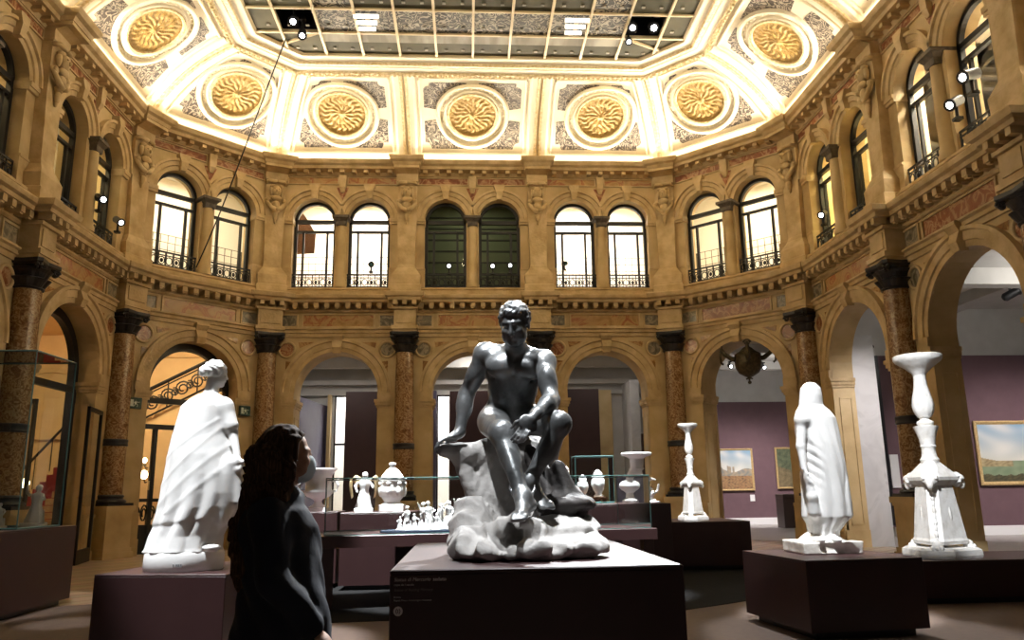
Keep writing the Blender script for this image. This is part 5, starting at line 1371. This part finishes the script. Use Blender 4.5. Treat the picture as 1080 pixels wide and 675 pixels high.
c.ell((.06, 0, .012), (.32, .16, .03), None, .01); c.floor(0); c.build('beast', M['biscuit'], e)
# small white vases, low wooden stand, white bust, small glass case
e = empty('wooden_stand', (1.88, 13.1, 1.14), 0, 'low brown wooden stand under the small white figure vases', 'stand', None, 'thing')
WOOD = noisy('brown_wood', [(.3, (.16, .07, .03)), (.7, (.26, .12, .05))], 8, .4, stretch=(1, 6, 6))
mb = MB(); mb.bevbox(-.24, .24, -.13, .13, .06, .10, .006); mb.build('top', WOOD, e)
for s in (-1, 1): mb = MB(); mb.bevbox(s * .19 - .03, s * .19 + .03, -.11, .11, 0, .06, .004); mb.build('leg', WOOD, e)
for k, (x, H, lb) in enumerate(((1.735, .36, 'smaller white vase with relief figures, on the wooden stand at left'), (1.99, .44, 'taller white vase with relief figures, on the wooden stand at right'))):
    e = empty('relief_vase', (x, 13.1, 1.24), k, lb, 'vase', 'white vases', 'thing'); q = H / .44
    mb = MB(); mb.lathe([(.075, 0), (.08, .02), (.05, .05), (.085, .12), (.11, .2), (.10, .28), (.065, .32), (.08, .345)], n=28, mod=lambda a, z: 1 + .09 * math.sin(5 * a + 20 * z)); mb.V = [(a * q, b_ * q, c_ * q) for a, b_, c_ in mb.V]; mb.build('body', M['biscuit'], e, True)
    mb = MB(); mb.lathe([(.08, .34), (.075, .37), (.05, .41), (.02, .44)], n=20); mb.V = [(a * q, b_ * q, c_ * q) for a, b_, c_ in mb.V]; mb.build('lid', M['biscuit'], e, True)
e = empty('small_display_case', (1.90, 13.1, 1.14), 0, 'small glass cover over the white relief vases', 'display case', None, 'thing')
mb = MB(); a, b_ = .31, .22
for p_, q_ in (((-a, -b_), (a, -b_)), ((a, -b_), (a, b_)), ((a, b_), (-a, b_)), ((-a, b_), (-a, -b_))): mb.face([(*p_, 0.005), (*q_, 0.005), (*q_, .75), (*p_, .75)])
mb.face([(-a, -b_, .75), (a, -b_, .75), (a, b_, .75), (-a, b_, .75)]); mb.build('glass_cover', M['glass_case'], e)
mb = MB()
PP = [(-a, -b_), (a, -b_), (a, b_), (-a, b_)]
for p_, q_ in zip(PP, PP[1:] + PP[:1]): mb.tube([(*p_, .75), (*q_, .75)], .009, 4); mb.tube([(*p_, 0.01), (*p_, .75)], .006, 4); mb.tube([(*p_, 0.012), (*q_, 0.012)], .009, 4)
mb.build('glass_edge', M['glass_edge'], e)
e = empty('bust', (1.36, 12.6, 1.14), .3, 'white marble bust on a round socle behind the bronze knee', 'bust', None, 'thing')
mb = MB(); mb.lathe([(.12, 0), (.125, .04), (.07, .08), (.06, .16), (.10, .19)], n=28); mb.build('socle', M['biscuit'], e, True, auto=40)
c = Clay((-.24, -.2, .17), (.24, .2, .62), .011); c.ell((0, 0, .27), (.17, .10, .10), None, .03); c.cone((0, 0, .3), (0, -.01, .42), .055, .05, .03); head(c, (0, -.015, .475), basis((-.3, -1, -.1)), .95, .012, 'curls'); c.keep(lambda X, Y, Z: .19 - Z + 0 * X + 0 * Y); c.build('portrait', M['biscuit'], e)

# ================================================================== tall glass case at left
e = empty('tall_display_case', (-6.5, 10.26, .99), 0, 'tall glass case on the plinth at the left edge', 'display case', None, 'thing')
a, b_, H = 1.10, .49, 2.12
mb = MB()
PP = [(-a, -b_), (a, -b_), (a, b_), (-a, b_)]
for p_, q_ in zip(PP, PP[1:] + PP[:1]): mb.face([(*p_, .01), (*q_, .01), (*q_, H), (*p_, H)])
mb.face([(-a, -b_, H), (a, -b_, H), (a, b_, H), (-a, b_, H)]); mb.build('glass_cover', glass('case_glass_tinted', (.82, .86, .84), rough=0, reflect=.02), e)
mb = MB()
for p_, q_ in zip(PP, PP[1:] + PP[:1]): mb.tube([(*p_, H), (*q_, H)], .011, 4); mb.tube([(*p_, 0.012), (*p_, H)], .008, 4); mb.tube([(*p_, .012), (*q_, .012)], .011, 4)
mb.build('glass_edge', M['glass_edge'], e)
for k, (x, y, H, lb) in enumerate(((-5.85, 10.2, .30, 'white figurine at the front inside the tall glass case'), (-6.0, 10.32, .24, 'smaller white figurine beside another in the tall glass case'), (-5.62, 10.55, .52, 'tallest white figurine, at the back of the tall glass case'))):
    o = figurine_mesh(60 + k, H).build('figurine', M['biscuit'], None, True, auto=50); o.location = (x, y, .995); tag(o, lb, 'figurine', 'white figurines in the tall case', 'thing')

# ================================================================== hanging lantern in the right arch
BRZ = noisy('lantern_bronze', [(.3, (.05, .04, .025)), (.7, (.13, .105, .06))], 14, .4, .6, bump=.4, bscale=40)
e = empty('hanging_lantern', (7.38, 20.5, 4.06), -.5, 'dark bronze hanging lantern with three scrolled arms in the right archway', 'lantern', None, 'thing')
mb = MB(); mb.lathe([(.02, .18), (.10, .20), (.26, .30), (.335, .45), (.35, .60), (.33, .74), (.35, .78), (.33, .82), (.20, .90), (.12, .98), (.06, 1.02)], n=32, mod=lambda a, z: 1 + .025 * math.sin(12 * a)); mb.build('bowl', BRZ, e, True, auto=50)
mb = MB(); mb.lathe([(.02, 0), (.05, .03), (.05, .06), (.02, .09), (.025, .14), (.06, .17), (.05, .20)], n=14); mb.tube([(-.09, 0, .14), (0, 0, .16), (.09, 0, .14)], .02, 6); mb.build('finial', BRZ, e, True)
for k in range(3):
    a = R((9, 189, 279)[k]); ca, sa = math.cos(a), math.sin(a)
    mb = MB(); mb.tube([(.26 * ca, .26 * sa, .68), (.42 * ca, .42 * sa, .70), (.58 * ca, .58 * sa, .82), (.68 * ca, .68 * sa, .98)], [.085, .07, .06, .045], 8)
    mb.tube([(.68 * ca, .68 * sa, 1.0), (.72 * ca, .72 * sa, .8), (.70 * ca, .70 * sa, .60), (.64 * ca, .64 * sa, .56)], .032, 6)
    for s in (-1, 1): mb.tube([(.66 * ca + .1 * s * math.cos(t) * (1 - t / 9) * sa, .66 * sa - .1 * s * math.cos(t) * (1 - t / 9) * ca, 1.02 + .1 * math.sin(t) * (1 - t / 9)) for t in [j * .6 for j in range(11)]], .018, 5)
    mb.build('arm', BRZ, e, True)
mb = MB()
mb.lathe([(.035, 1.0), (.05, 1.05), (.03, 1.12), (.045, 1.2), (.10, 1.24), (.03, 1.27)], n=12)
for k in range(5): mb.tube([(.035 * math.cos(t) * (k % 2), .035 * math.cos(t) * (1 - k % 2), 1.31 + k * .075 + .05 * math.sin(t)) for t in [j * PI / 5 for j in range(10)]], .011, 5, True)
mb.tube([(0, 0, 1.25), (0, 0, 1.70)], .012, 6)
mb.build('chain', BRZ, e, True)

# ================================================================== paintings in the gallery
def painting(name, x0, x1, z0, z1, y, fn, label, fw=.06, matf=None):
    e = empty(name, ((x0 + x1) / 2, y - .05, z0), 0, label, 'painting', 'landscape paintings in the gallery', 'thing')
    w_, h_ = (x1 - x0), (z1 - z0)
    mb = MB(); a = w_ / 2
    prof = [(0, 0), (0, -.05), (fw * .35, -.07), (fw * .8, -.04), (fw, -.03), (fw, 0)]
    ring = []
    for t, d in prof: ring.append([(-a + t, d + .05, t), (a - t, d + .05, t), (a - t, d + .05, h_ - t), (-a + t, d + .05, h_ - t)])
    idx = [[mb.v(p_) for p_ in r_] for r_ in ring]
    for p_, q_ in zip(idx, idx[1:]):
        for k in range(4): mb.F.append([p_[k], q_[k], q_[(k + 1) % 4], p_[(k + 1) % 4]])
    mb.build('frame', matf or M['frame_gold'], e)
    nx_, nz_ = 120, 90; V, F, Cc = [], [], []
    for j in range(nz_ + 1):
        for i in range(nx_ + 1):
            u, v = i / nx_, j / nz_
            V.append((-a + fw * .9 + u * (w_ - fw * 1.8), .03, fw * .9 + v * (h_ - fw * 1.8))); Cc.append((*fn(u, v), 1))
    for j in range(nz_):
        for i in range(nx_): p_ = j * (nx_ + 1) + i; F.append((p_, p_ + 1, p_ + nx_ + 2, p_ + nx_ + 1))
    m, nt, b_ = _mat(name + '_paint'); vc = _n(nt, 'ShaderNodeVertexColor'); vc.layer_name = 'paint'; nt.links.new(vc.outputs['Color'], b_.inputs['Base Color']); b_.inputs['Roughness'].default_value = .45
    o = mesh_obj('canvas', V, F, m, e); at = o.data.color_attributes.new('paint', 'FLOAT_COLOR', 'POINT')
    at.data.foreach_set('color', np.array(Cc, np.float32).ravel())
    return e
def lerp(a, b_, t): t = max(0, min(1, t)); return tuple(p_ + (q_ - p_) * t for p_, q_ in zip(a, b_))
def n2(u, v, f, ph=0): return .5 + .5 * math.sin(f * u + ph + 2 * math.sin(f * .7 * v + ph)) * math.sin(f * .9 * v + 1.7 * ph + 1.5 * math.sin(f * .6 * u))
def sky_c(u, v, h): return lerp(lerp((.62, .60, .50), (.20, .36, .52), (v - h) / (1 - h)), (.72, .70, .64), n2(u, v, 9, 1) ** 2 * .8)
def p_city(u, v):
    hz = .48 + .05 * math.sin(9 * u) + (.30 * max(0, 1 - u / .28)) + (.14 if .38 < u < .62 and n2(u, 0, 40) > .3 else 0)
    if v > hz: return sky_c(u, v, .4)
    if v > .34: return lerp((.42, .33, .22), (.22, .22, .20), n2(u, v, 30, 2) + (.4 if u < .25 else 0))
    return lerp((.34, .19, .09), lerp((.42, .26, .12), (.10, .06, .04), n2(u, v, 46, 3)), n2(u * 2, v * 3, 18, 1))
def p_trees(u, v):
    t = n2(u, v, 22, 1) * .6 + n2(u, v, 60, 4) * .4
    if v > .55 - .3 * u: return lerp(lerp((.05, .07, .04), (.16, .18, .10), t), (.22, .30, .34), 1 if (u > .55 and v > .7) else 0)
    return lerp((.10, .08, .04), (.26, .20, .11), t)
def p_view(u, v):
    le, ri = .30 + .12 * max(0, 1 - u / .38), .30 + .22 * max(0, (u - .62) / .38)
    if v > max(le if u < .38 else 0, ri if u > .62 else 0, .36): return sky_c(u, v, .3)
    if v > .26 and (u < .38 or u > .60): return lerp((.44, .35, .19), (.25, .19, .10), n2(u, v, 60, 2))
    if v < .10 + .04 * n2(u, 0, 30): return lerp((.05, .05, .03), (.12, .10, .05), n2(u, v, 60))
    return lerp((.16, .22, .13), (.26, .32, .20), n2(u, v, 24, 5) * .7 + .3 * (1 - abs(u - .5) * 2))
painting('painting', 9.05, 10.72, 1.25, 2.83, 29.95, p_city, 'painting of a crowded square under blue sky, thin pale frame', .07)
painting('painting', 11.6, 13.1, 1.30, 2.86, 29.95, p_trees, 'painting with dark trees, partly hidden by the veiled statue', .07)
painting('painting', 14.0, 16.6, 1.33, 3.10, 21.45, p_view, 'painting of a long boulevard under pale sky, gilt frame at right', .10)
o = MB(); o.bevbox(-.09, .09, -.012, 0, -.12, .12, .003); o = o.build('mounted_label', M['white_paint'], None); o.location = (10.62, 29.99, .98); tag(o, 'small white wall label below the painting of the square', 'label', None, 'thing')
e = empty('gallery_table', (11.5, 27.2, .005), 0, 'dark brown table with slab legs in the gallery', 'table', None, 'thing')
BENCH = plain('dark_brown_table', (.055, .035, .028), .4)
mb = MB(); mb.bevbox(-.95, .95, -.35, .35, 1.0, 1.12, .01); mb.build('table_top', BENCH, e)
for s in (-1, 1): mb = MB(); mb.bevbox(s * .75 - .2, s * .75 + .2, -.33, .33, 0, 1.0, .01); mb.build('leg', BENCH, e)
e = empty('mounted_label', (11.62, 21.46, 1.75), 0, 'narrow pale text panel on the mauve gallery wall', 'label', None, 'thing'); mb = MB(); mb.bevbox(-.12, .12, -.012, 0.03, -.45, .45, .003); mb.build('panel', M['white_paint'], e)

# ================================================================== spotlights, signs, cable, sconces
def spotlight(loc, aim, label, sc=1.0, lit=True, group='spotlights on the upper gallery railings', mount=-.22):
    e = empty('spotlight', loc, 0, label, 'spotlight', group, 'thing')
    d = (Vector(aim) - Vector(loc)).normalized()
    mb = MB(); mb.tube([tuple(-d * .13 * sc), tuple(-d * .10 * sc), tuple(d * .10 * sc), tuple(d * .13 * sc)], [.045 * sc, .07 * sc, .07 * sc, .085 * sc], 14); hd = mb.build('lamp_head', M['iron'], e, True, auto=40)
    mb = MB(); mb.tube([tuple(d * .125 * sc), tuple(d * .136 * sc)], .045 * sc, 14); mb.build('lens', M['lamp'] if lit else M['glass_edge'], hd)
    mb = MB(); mb.tube([(0, 0, 0), (0, 0, mount * sc)], .022 * sc, 8); mb.box(-.05 * sc, .05 * sc, -.05 * sc, .05 * sc, mount * sc - .04 * sc, mount * sc); mb.build('bracket', M['iron'], e)
    return e
spotlight((-8.2, 16.75, 7.76), (-3, 13, 5), 'black spotlight on the railing of the left window, pointing right', 1.25)
spotlight((-8.2, 17.72, 7.58), (-3, 14, 4), 'lower black spotlight at the window right of the first, left wall', 1.15)
spotlight((-2.84, 21.36, 7.62), (-2, 14, 5), 'unlit black spotlight against a bright window on the far wall', 1.0, False)
spotlight((-.66, 21.34, 7.58), (-1.5, 10, 3), 'lit spotlight in the left one of the two dark windows', 1.0); spotlight((.56, 21.34, 7.58), (.4, 10, 3), 'lit spotlight at left in the right dark window', 1.0); spotlight((1.04, 21.34, 7.60), (2.0, 10, 3), 'lit spotlight at right in the right dark window', 1.0)
spotlight((2.60, 21.36, 7.66), (4, 16, 6), 'unlit black spotlight against a bright window right of centre', .8, False)
spotlight((8.2, 17.1, 7.62), (3, 12, 4), 'lit spotlight on the railing of the narrow right-hand window', 1.1)
spotlight((8.15, 11.85, 7.72), (2, 10, 4), 'lit black spotlight at the top right window, lower one', 1.3); spotlight((8.2, 11.45, 8.0), (3, 10.5, 6), 'black spotlight at the top right window, upper one', 1.4)
SK = 'spotlights in the skylight recesses'
spotlight((-4.25, 16.95, 12.34), (-3.0, 6, 2), 'upper lit spotlight in the left skylight recess', 1.5, True, SK, .25); spotlight((-4.12, 17.32, 12.22), (-2.2, 8, 2), 'lower lit spotlight in the left skylight recess', 1.35, True, SK, .3)
spotlight((3.86, 16.95, 12.34), (1.4, 4, 1), 'left lit spotlight in the right skylight recess', 1.5, True, SK, .25); spotlight((4.36, 16.93, 12.34), (3.0, 4, 1), 'right lit spotlight in the right skylight recess', 1.6, True, SK, .25); spotlight((3.86, 17.42, 12.26), (2, 6, 1), 'lowest lit spotlight in the right skylight recess', 1.1, True, SK, .3)
spotlight((13.0, 17.8, 5.85), (16, 17, 7.5), 'black ceiling spotlight in the gallery at far right', 1.5, True, 'ceiling spotlights in the gallery', .3)
for k, (x, y, z) in enumerate(((8.76, 26.0, 5.42), (9.91, 26.0, 5.38), (10.77, 20.5, 5.12))): spotlight((x, y, z), (x - .4, 17, 2), ('small gallery ceiling spotlight just left of the hanging lantern', 'small gallery ceiling spotlight just right of the hanging lantern', 'small gallery spotlight beside the grey marble pier')[k], 1.0, True, 'ceiling spotlights in the gallery', .15)
GREEN = plain('sign_green', (.008, .045, .025), .4)
def exit_sign(b, u, label):
    x, y = b.xy(u, FACE - .06); e = empty('exit_sign', (x, y, 3.40), b.ang, label, 'sign', None, 'thing')
    mb = MB(); mb.bevbox(-.15, .15, -.04, .05, 0, .26, .006); mb.build('housing', GREEN, e)
    mb = MB(); W_ = -.045
    mb.box(-.12, -.05, W_, -.039, .05, .21); mb.lathe([(.018, 0), (.018, .005)], (.0, W_, .19), 10)
    mb.loft([[(x_, W_, z_) for x_, z_ in ((-.02, .17), (.03, .16), (.02, .10), (-.025, .11))], [(x_, -.039, z_) for x_, z_ in ((-.02, .17), (.03, .16), (.02, .10), (-.025, .11))]])
    for p_ in ([(.0, W_, .11), (.05, W_, .09), (.04, W_, .04)], [(-.01, W_, .11), (-.02, W_, .07), (-.06, W_, .05)], [(.02, W_, .16), (.06, W_, .14), (.09, W_, .16)], [(-.01, W_, .165), (-.04, W_, .13)]): mb.tube(p_, .010, 5)
    mb.build('running_figure', plain('sign_white', (.62, .70, .62), .5), e)
# brown drape hanging in the corridor behind the left bright window
b = BAYS[4]; mb = MB(b.fr)
pl = [(.42, 9.75), (.62, 9.5), (.95, 8.95), (.93, 8.35), (.40, 8.32)]
mb.loft([[(u, 1.15, z) for u, z in pl], [(u, 1.19, z) for u, z in pl]])
tag(mb.build('hanging_banner', noisy('brown_cloth', [(.3, (.09, .04, .015)), (.7, (.14, .065, .025))], 5, .8)), 'brown hanging cloth seen through the leftmost bright far window', 'banner', None, 'thing')
for k, (x, lb) in enumerate(((-2.52, 'three glowing white tubes in the skylight, left of centre'), (2.5, 'three glowing white tubes in the skylight, right of centre'))):
    e = empty('skylight_lamp', (x, 17.05, 12.36), 0, lb, 'ceiling light', 'tube lamps in the skylight', 'thing')
    for j in range(3): mb = MB(); mb.tube([(-.30 + .03 * j, -.28 + .26 * j, 0), (.28 - .06 * j, -.28 + .26 * j, 0)], .05, 8); mb.build('tube', emit('tube_white_%d%d' % (k, j), (1, .98, .92), 1.6), e, True)
    mb = MB(); mb.box(-.05, .05, -.3, .3, .03, .06); mb.build('bracket', M['sky_bar'], e)
exit_sign(BAYS[3], .42, 'green running-man exit sign left of the white statue'); exit_sign(BAYS[3], 3.28, 'green running-man exit sign right of the white statue')
mb = MB(); P0, P1 = Vector((-4.6, 17.73, 12.36)), Vector((-7.02, 19.6, 7.0))
mb.tube([tuple(P0.lerp(P1, t) + Vector((0, 0, -.35 * math.sin(PI * t) * t))) for t in [k / 20 for k in range(21)]], .016, 6)
tag(mb.build('hanging_cable', M['iron']), 'thin black cable slanting from the skylight to a left window', 'cable', None, 'thing')
for k, (x, y, z, lb) in enumerate(((-9.45, 23.6, 1.86, 'glowing wall lamp behind the glazed door at left'), (-9.47, 23.62, 2.27, 'second glowing wall lamp, above another behind glazed door'), (-11.35, 21.0, 1.62, 'glowing globe by the red carpeted stairs, added for a reflection in the glass'))):  # third globe added to stand for a small reflection in the glass case
    e = empty('wall_lamp', (x, y, z), 0, lb, 'lamp', 'wall lamps in the stair hall', 'thing')
    sc = .6 if k == 1 else 1
    mb = MB(); mb.sphere((0, 0, .1), (.10 * sc, .10 * sc, .13 * sc), 12, 8); mb.build('globe', M['lamp_warm'], e, True)
    mb = MB(); mb.tube([(0, 0, -.02), (0, .1, -.12), (0, .25, -.1)], .02, 6); mb.lathe([(.05, -.05), (.06, -.03), (.03, 0)], n=12); mb.build('bracket', BRZ, e)

# ================================================================== masked visitor
SKIN = noisy('skin', [(.3, (.42, .23, .15)), (.7, (.50, .29, .20))], 5, .5)
ORG = (-.93, 3.45, .008)
c = Clay((-1.20, 3.10, .62), (-.58, 3.80, 1.70), .0075)
HB = basis((.94, .30, -.07)); hc = A3((-.915, 3.46, 1.515))
head(c, hc, HB, .98, hair=None)
c.cone((-.955, 3.45, 1.33), hc + HB[1] * -.01 + HB[2] * -.06, .058, .052, .03)
c.ell((-.955, 3.45, 1.26), (.11, .15, .07), None, .03); c.ell((-.95, 3.45, 1.12), (.10, .13, .16), None, .04); c.ell((-.93, 3.45, .90), (.10, .14, .12), None, .05)
aR = [(-.95, 3.30, 1.27), (-.90, 3.24, 1.02), (-.745, 3.30, .83)]; aL = [(-.95, 3.60, 1.27), (-.92, 3.66, 1.02), (-.82, 3.60, .83)]
for a_ in (aR, aL): c.chain(a_, [.048, .038, .028], .02)
c.chain([(-.93, 3.37, .86), (-.93, 3.37, .66)], [.075, .07], .03); c.chain([(-.93, 3.53, .86), (-.93, 3.53, .66)], [.075, .07], .03)
fingers(c, (-.715, 3.315, .795), A3([[.3, .95, 0], [.7, -.22, -.68], [.65, -.2, .73]]), bend=(.4, .6), L=.082, r=.0095); fingers(c, (-.79, 3.59, .795), A3([[-.3, -.95, 0], [.7, -.22, -.68], [.65, -.2, .73]]), bend=(.4, .6), L=.082, r=.0095)
person = c.build('person', SKIN, None, ORG); person.location = ORG
tag(person, 'woman with long brown hair in dark navy top and pale face mask, looking right', 'person', None, 'thing')
# lower legs, hidden below the frame, joined to the same body by the trousers
NAVY = noisy('dark_navy_cloth', [(.3, (.0035, .005, .011)), (.7, (.007, .010, .022))], 6, .85, bump=.2, bscale=18)
c = Clay((-1.22, 3.06, .70), (-.60, 3.84, 1.42), .0085)
rows = [(.72, -.905, .205, .21), (.80, -.905, .20, .21), (.95, -.91, .185, .20), (1.10, -.93, .175, .19), (1.22, -.945, .165, .19), (1.29, -.955, .14, .18), (1.345, -.96, .09, .105), (1.38, -.955, .068, .075)]
c.loft([(z, x, 3.45, rx, ry) for z, x, rx, ry in rows], lambda th, Z, X, Y: .95 + .05 * np.sin(5 * th + 11 * Z) * np.clip((1.25 - Z) * 2, 0, 1) + .03 * np.sin(17 * Z + 2 * th), .02)
for a_ in (aR, aL):
    p_ = [A3(v) for v in a_]; p_[2] = p_[1] * .12 + p_[2] * .88
    c.chain(p_, [.075, .062, .052], .03)
c.ell((-.94, 3.45, 1.335), (.10, .11, .05), None, .03)
c.push(lambda X, Y, Z: .004 * np.sin(40 * Z + 22 * X + 3 * np.sin(18 * Y)))
c.build('jacket', NAVY, person, ORG)
mb = MB()
for y in (3.37, 3.53): mb.loft([[(-.93 + r_ * math.cos(a) + dx, y + r_ * math.sin(a), z) for a in [2 * PI * k / 16 for k in range(16)]] for r_, z, dx in ((.06, .10, .0), (.065, .3, .0), (.075, .5, .01), (.095, .75, 0), (.10, .86, 0))])
mb.build('trousers', NAVY, person, True, local=ORG)
mb = MB()
for y in (3.37, 3.53): mb.loft([[(-.90 + sx * math.cos(a), y + sy * math.sin(a), z) for a in [2 * PI * k / 18 for k in range(18)]] for sx, sy, z in ((.13, .045, .010), (.14, .05, .03), (.125, .048, .06), (.07, .045, .11))])
mb.build('shoes', M['black'], person, True, local=ORG)
HAIR = noisy('dark_brown_hair', [(.3, (.022, .011, .006)), (.55, (.075, .038, .020)), (.8, (.16, .085, .042))], 9, .75, spec=.15, stretch=(14, 14, 1.2))
c = Clay((-1.24, 3.16, .90), (-.76, 3.76, 1.68), .0068)
H_ = lambda x, y, z: hc + HB[0] * x + HB[1] * y + HB[2] * z
strand = lambda X, Y, Z: np.clip((1.62 - Z) * 9, .15, 1) * .006 * np.sin(95 * (X - Y) + 6 * np.sin(13 * Z)) + np.clip((1.62 - Z) * 9, .1, 1) * .006 * np.sin(60 * Y + 20 * Z + 4 * np.sin(9 * Z))
c.ell(H_(0, -.028, .035), (.094, .105, .095), HB, .02, bump=strand)
c.ell(H_(0, -.07, -.07), (.098, .085, .13), HB, .04, bump=strand)
for q in (-1, 1): c.chain([H_(q * .078, .015, .05), H_(q * .088, -.01, -.05), H_(q * .085, -.03, -.16), H_(q * .09, -.06, -.28)], [.028, .036, .045, .05], .03)
for k, (x, y) in enumerate(((-.985, 3.36), (-1.015, 3.45), (-.99, 3.54), (-1.035, 3.40), (-1.03, 3.52))):
    pts = [(x + .02, y, 1.50)] + [(x + .022 * math.sin(k + 17 * z) - .15 * (1.38 - z), y + .024 * math.sin(2 * k + 16 * z), z) for z in (1.38, 1.30, 1.22, 1.14, 1.06, .99 + .02 * (k % 3))]
    c.chain(pts, [.062, .056, .050, .046, .040, .032, .012], .012)
c.push(lambda X, Y, Z: 1.3 * strand(X, Y, Z) + .0035 * np.clip((1.66 - Z) * 8, .4, 1) * np.sin(170 * Y + 90 * X + 8 * np.sin(9 * Z)))
fl0 = basis((.93, .30, .06))
c.keep(lambda X, Y, Z: -(.0 + np.minimum(.09 - np.abs((X - hc[0]) * HB[0][0] + (Y - hc[1]) * HB[0][1] + (Z - hc[2]) * HB[0][2]) * .55, ((X - hc[0]) * HB[1][0] + (Y - hc[1]) * HB[1][1] + (Z - hc[2]) * HB[1][2]) * -1 + .045 + .09 * np.clip((Z - hc[2] - .04) / .08, 0, 1)) * -1) * 1.0 - 0 * X if False else ((X - hc[0]) * HB[1][0] + (Y - hc[1]) * HB[1][1] + (Z - hc[2]) * HB[1][2]) - .028 - .05 * np.clip((Z - hc[2] - .05) / .06, 0, 1))
c.build('hair', HAIR, person, ORG)
c = Clay((-.95, 3.30, 1.36), (-.72, 3.66, 1.56), .005)
c.ell(H_(0, .047, -.055), (.058, .060, .062), HB, .02); c.ell(H_(0, .086, -.045), (.026, .030, .050), HB, .03)
c.keep(lambda X, Y, Z: np.maximum(.045 - ((X - hc[0]) * HB[1][0] + (Y - hc[1]) * HB[1][1] + (Z - hc[2]) * HB[1][2]), (Z - hc[2] + .008) - .35 * (((X - hc[0]) * HB[1][0] + (Y - hc[1]) * HB[1][1]) - .06)))
for q in (-1, 1): c.chain([H_(q * .056, .045, -.03), H_(q * .080, -.005, -.005)], [.0035, .0035], .002); c.chain([H_(q * .05, .045, -.09), H_(q * .080, -.005, -.02)], [.0035, .0035], .002)
c.build('face_mask', noisy('pale_blue_mask', [(.3, (.60, .70, .74)), (.7, (.68, .77, .80))], 20, .8), person, ORG)
# ------------------------------------------------------------------ statue spotlights (from the skylight and the railings)
COOL = (0.94, 0.97, 1.0)
def sp(loc, aim, e, ang, size=.12, blend=.35, col=COOL): return light('SPOT', 'statue_spot', loc, e * 3.2, col, aim, size, ang, blend)
sp((3.9, 16.9, 12.0), (.15, 4.3, 1.7), 8000, 9)          # back light on the bronze, right recess
sp((-4.1, 16.9, 12.0), (.1, 4.3, 1.8), 2600, 9)          # back light, left recess
sp((2.2, 5.0, 12.0), (.15, 4.2, 1.55), 2600, 9)         # from above on the rock
sp((-2.0, 1.0, 11.0), (.1, 4.2, 1.85), 2600, 7.5)
sp((-5.0, 4.5, 12.0), (-2.55, 7.35, 1.65), 4600, 10); sp((-2.6, 10.0, 12.2), (-2.6, 7.35, 1.5), 1500, 14)
sp((1.5, 4.5, 12.0), (3.5, 8.15, 1.65), 4200, 9.5); sp((3.5, 12, 12.2), (3.5, 8.1, 1.5), 1200, 14)
sp((-1.0, 1.5, 9.5), (5.7, 9.85, 1.85), 3800, 11.5)
sp((0, 6.0, 10.0), (3.9, 14.4, 1.7), 4200, 9)
sp((-.9, 8.3, 12.2), (-.6, 10.3, 1.05), 11000, 11); sp((1.8, 8.6, 12.2), (1.6, 10.6, 1.0), 9000, 12)
sp((-2.2, 10.2, 12.2), (-1.95, 12.3, 1.45), 13000, 12); sp((1.8, 10.9, 12.2), (2.0, 12.9, 1.5), 11000, 10)
sp((-5.6, 8.0, 12.0), (-4.55, 9.35, 0), 700, 4, blend=.1)
sp((-3.0, 5.0, 12.0), (-6.0, 10.3, 1.2), 900, 14)

# warm spotlights on the railings, plus unseen added ones at skylight height, washing opposite walls
for (x, y, tx, ty, e) in ((-7.9, 16.7, 6, 19.5, 1), (-7.9, 12.5, 8.3, 14, .75), (7.9, 16.7, -6, 19.5, 1), (7.9, 12.5, -8.3, 14, .7), (-4.6, 9, -2.5, 21.5, 1.2), (4.6, 9, 2.5, 21.5, 1.2), (0, 8, 0, 21.5, 1.2), (-7.9, 9, 8.3, 11, .7), (7.9, 9, -8.3, 11, .5)):
    light('SPOT', 'wall_wash', (x, y, 7.7 if abs(x) > 5 else 12.0), 400 * e, (1.0, 0.80, 0.50), (tx, ty, 8.2), .4, 75, .9)
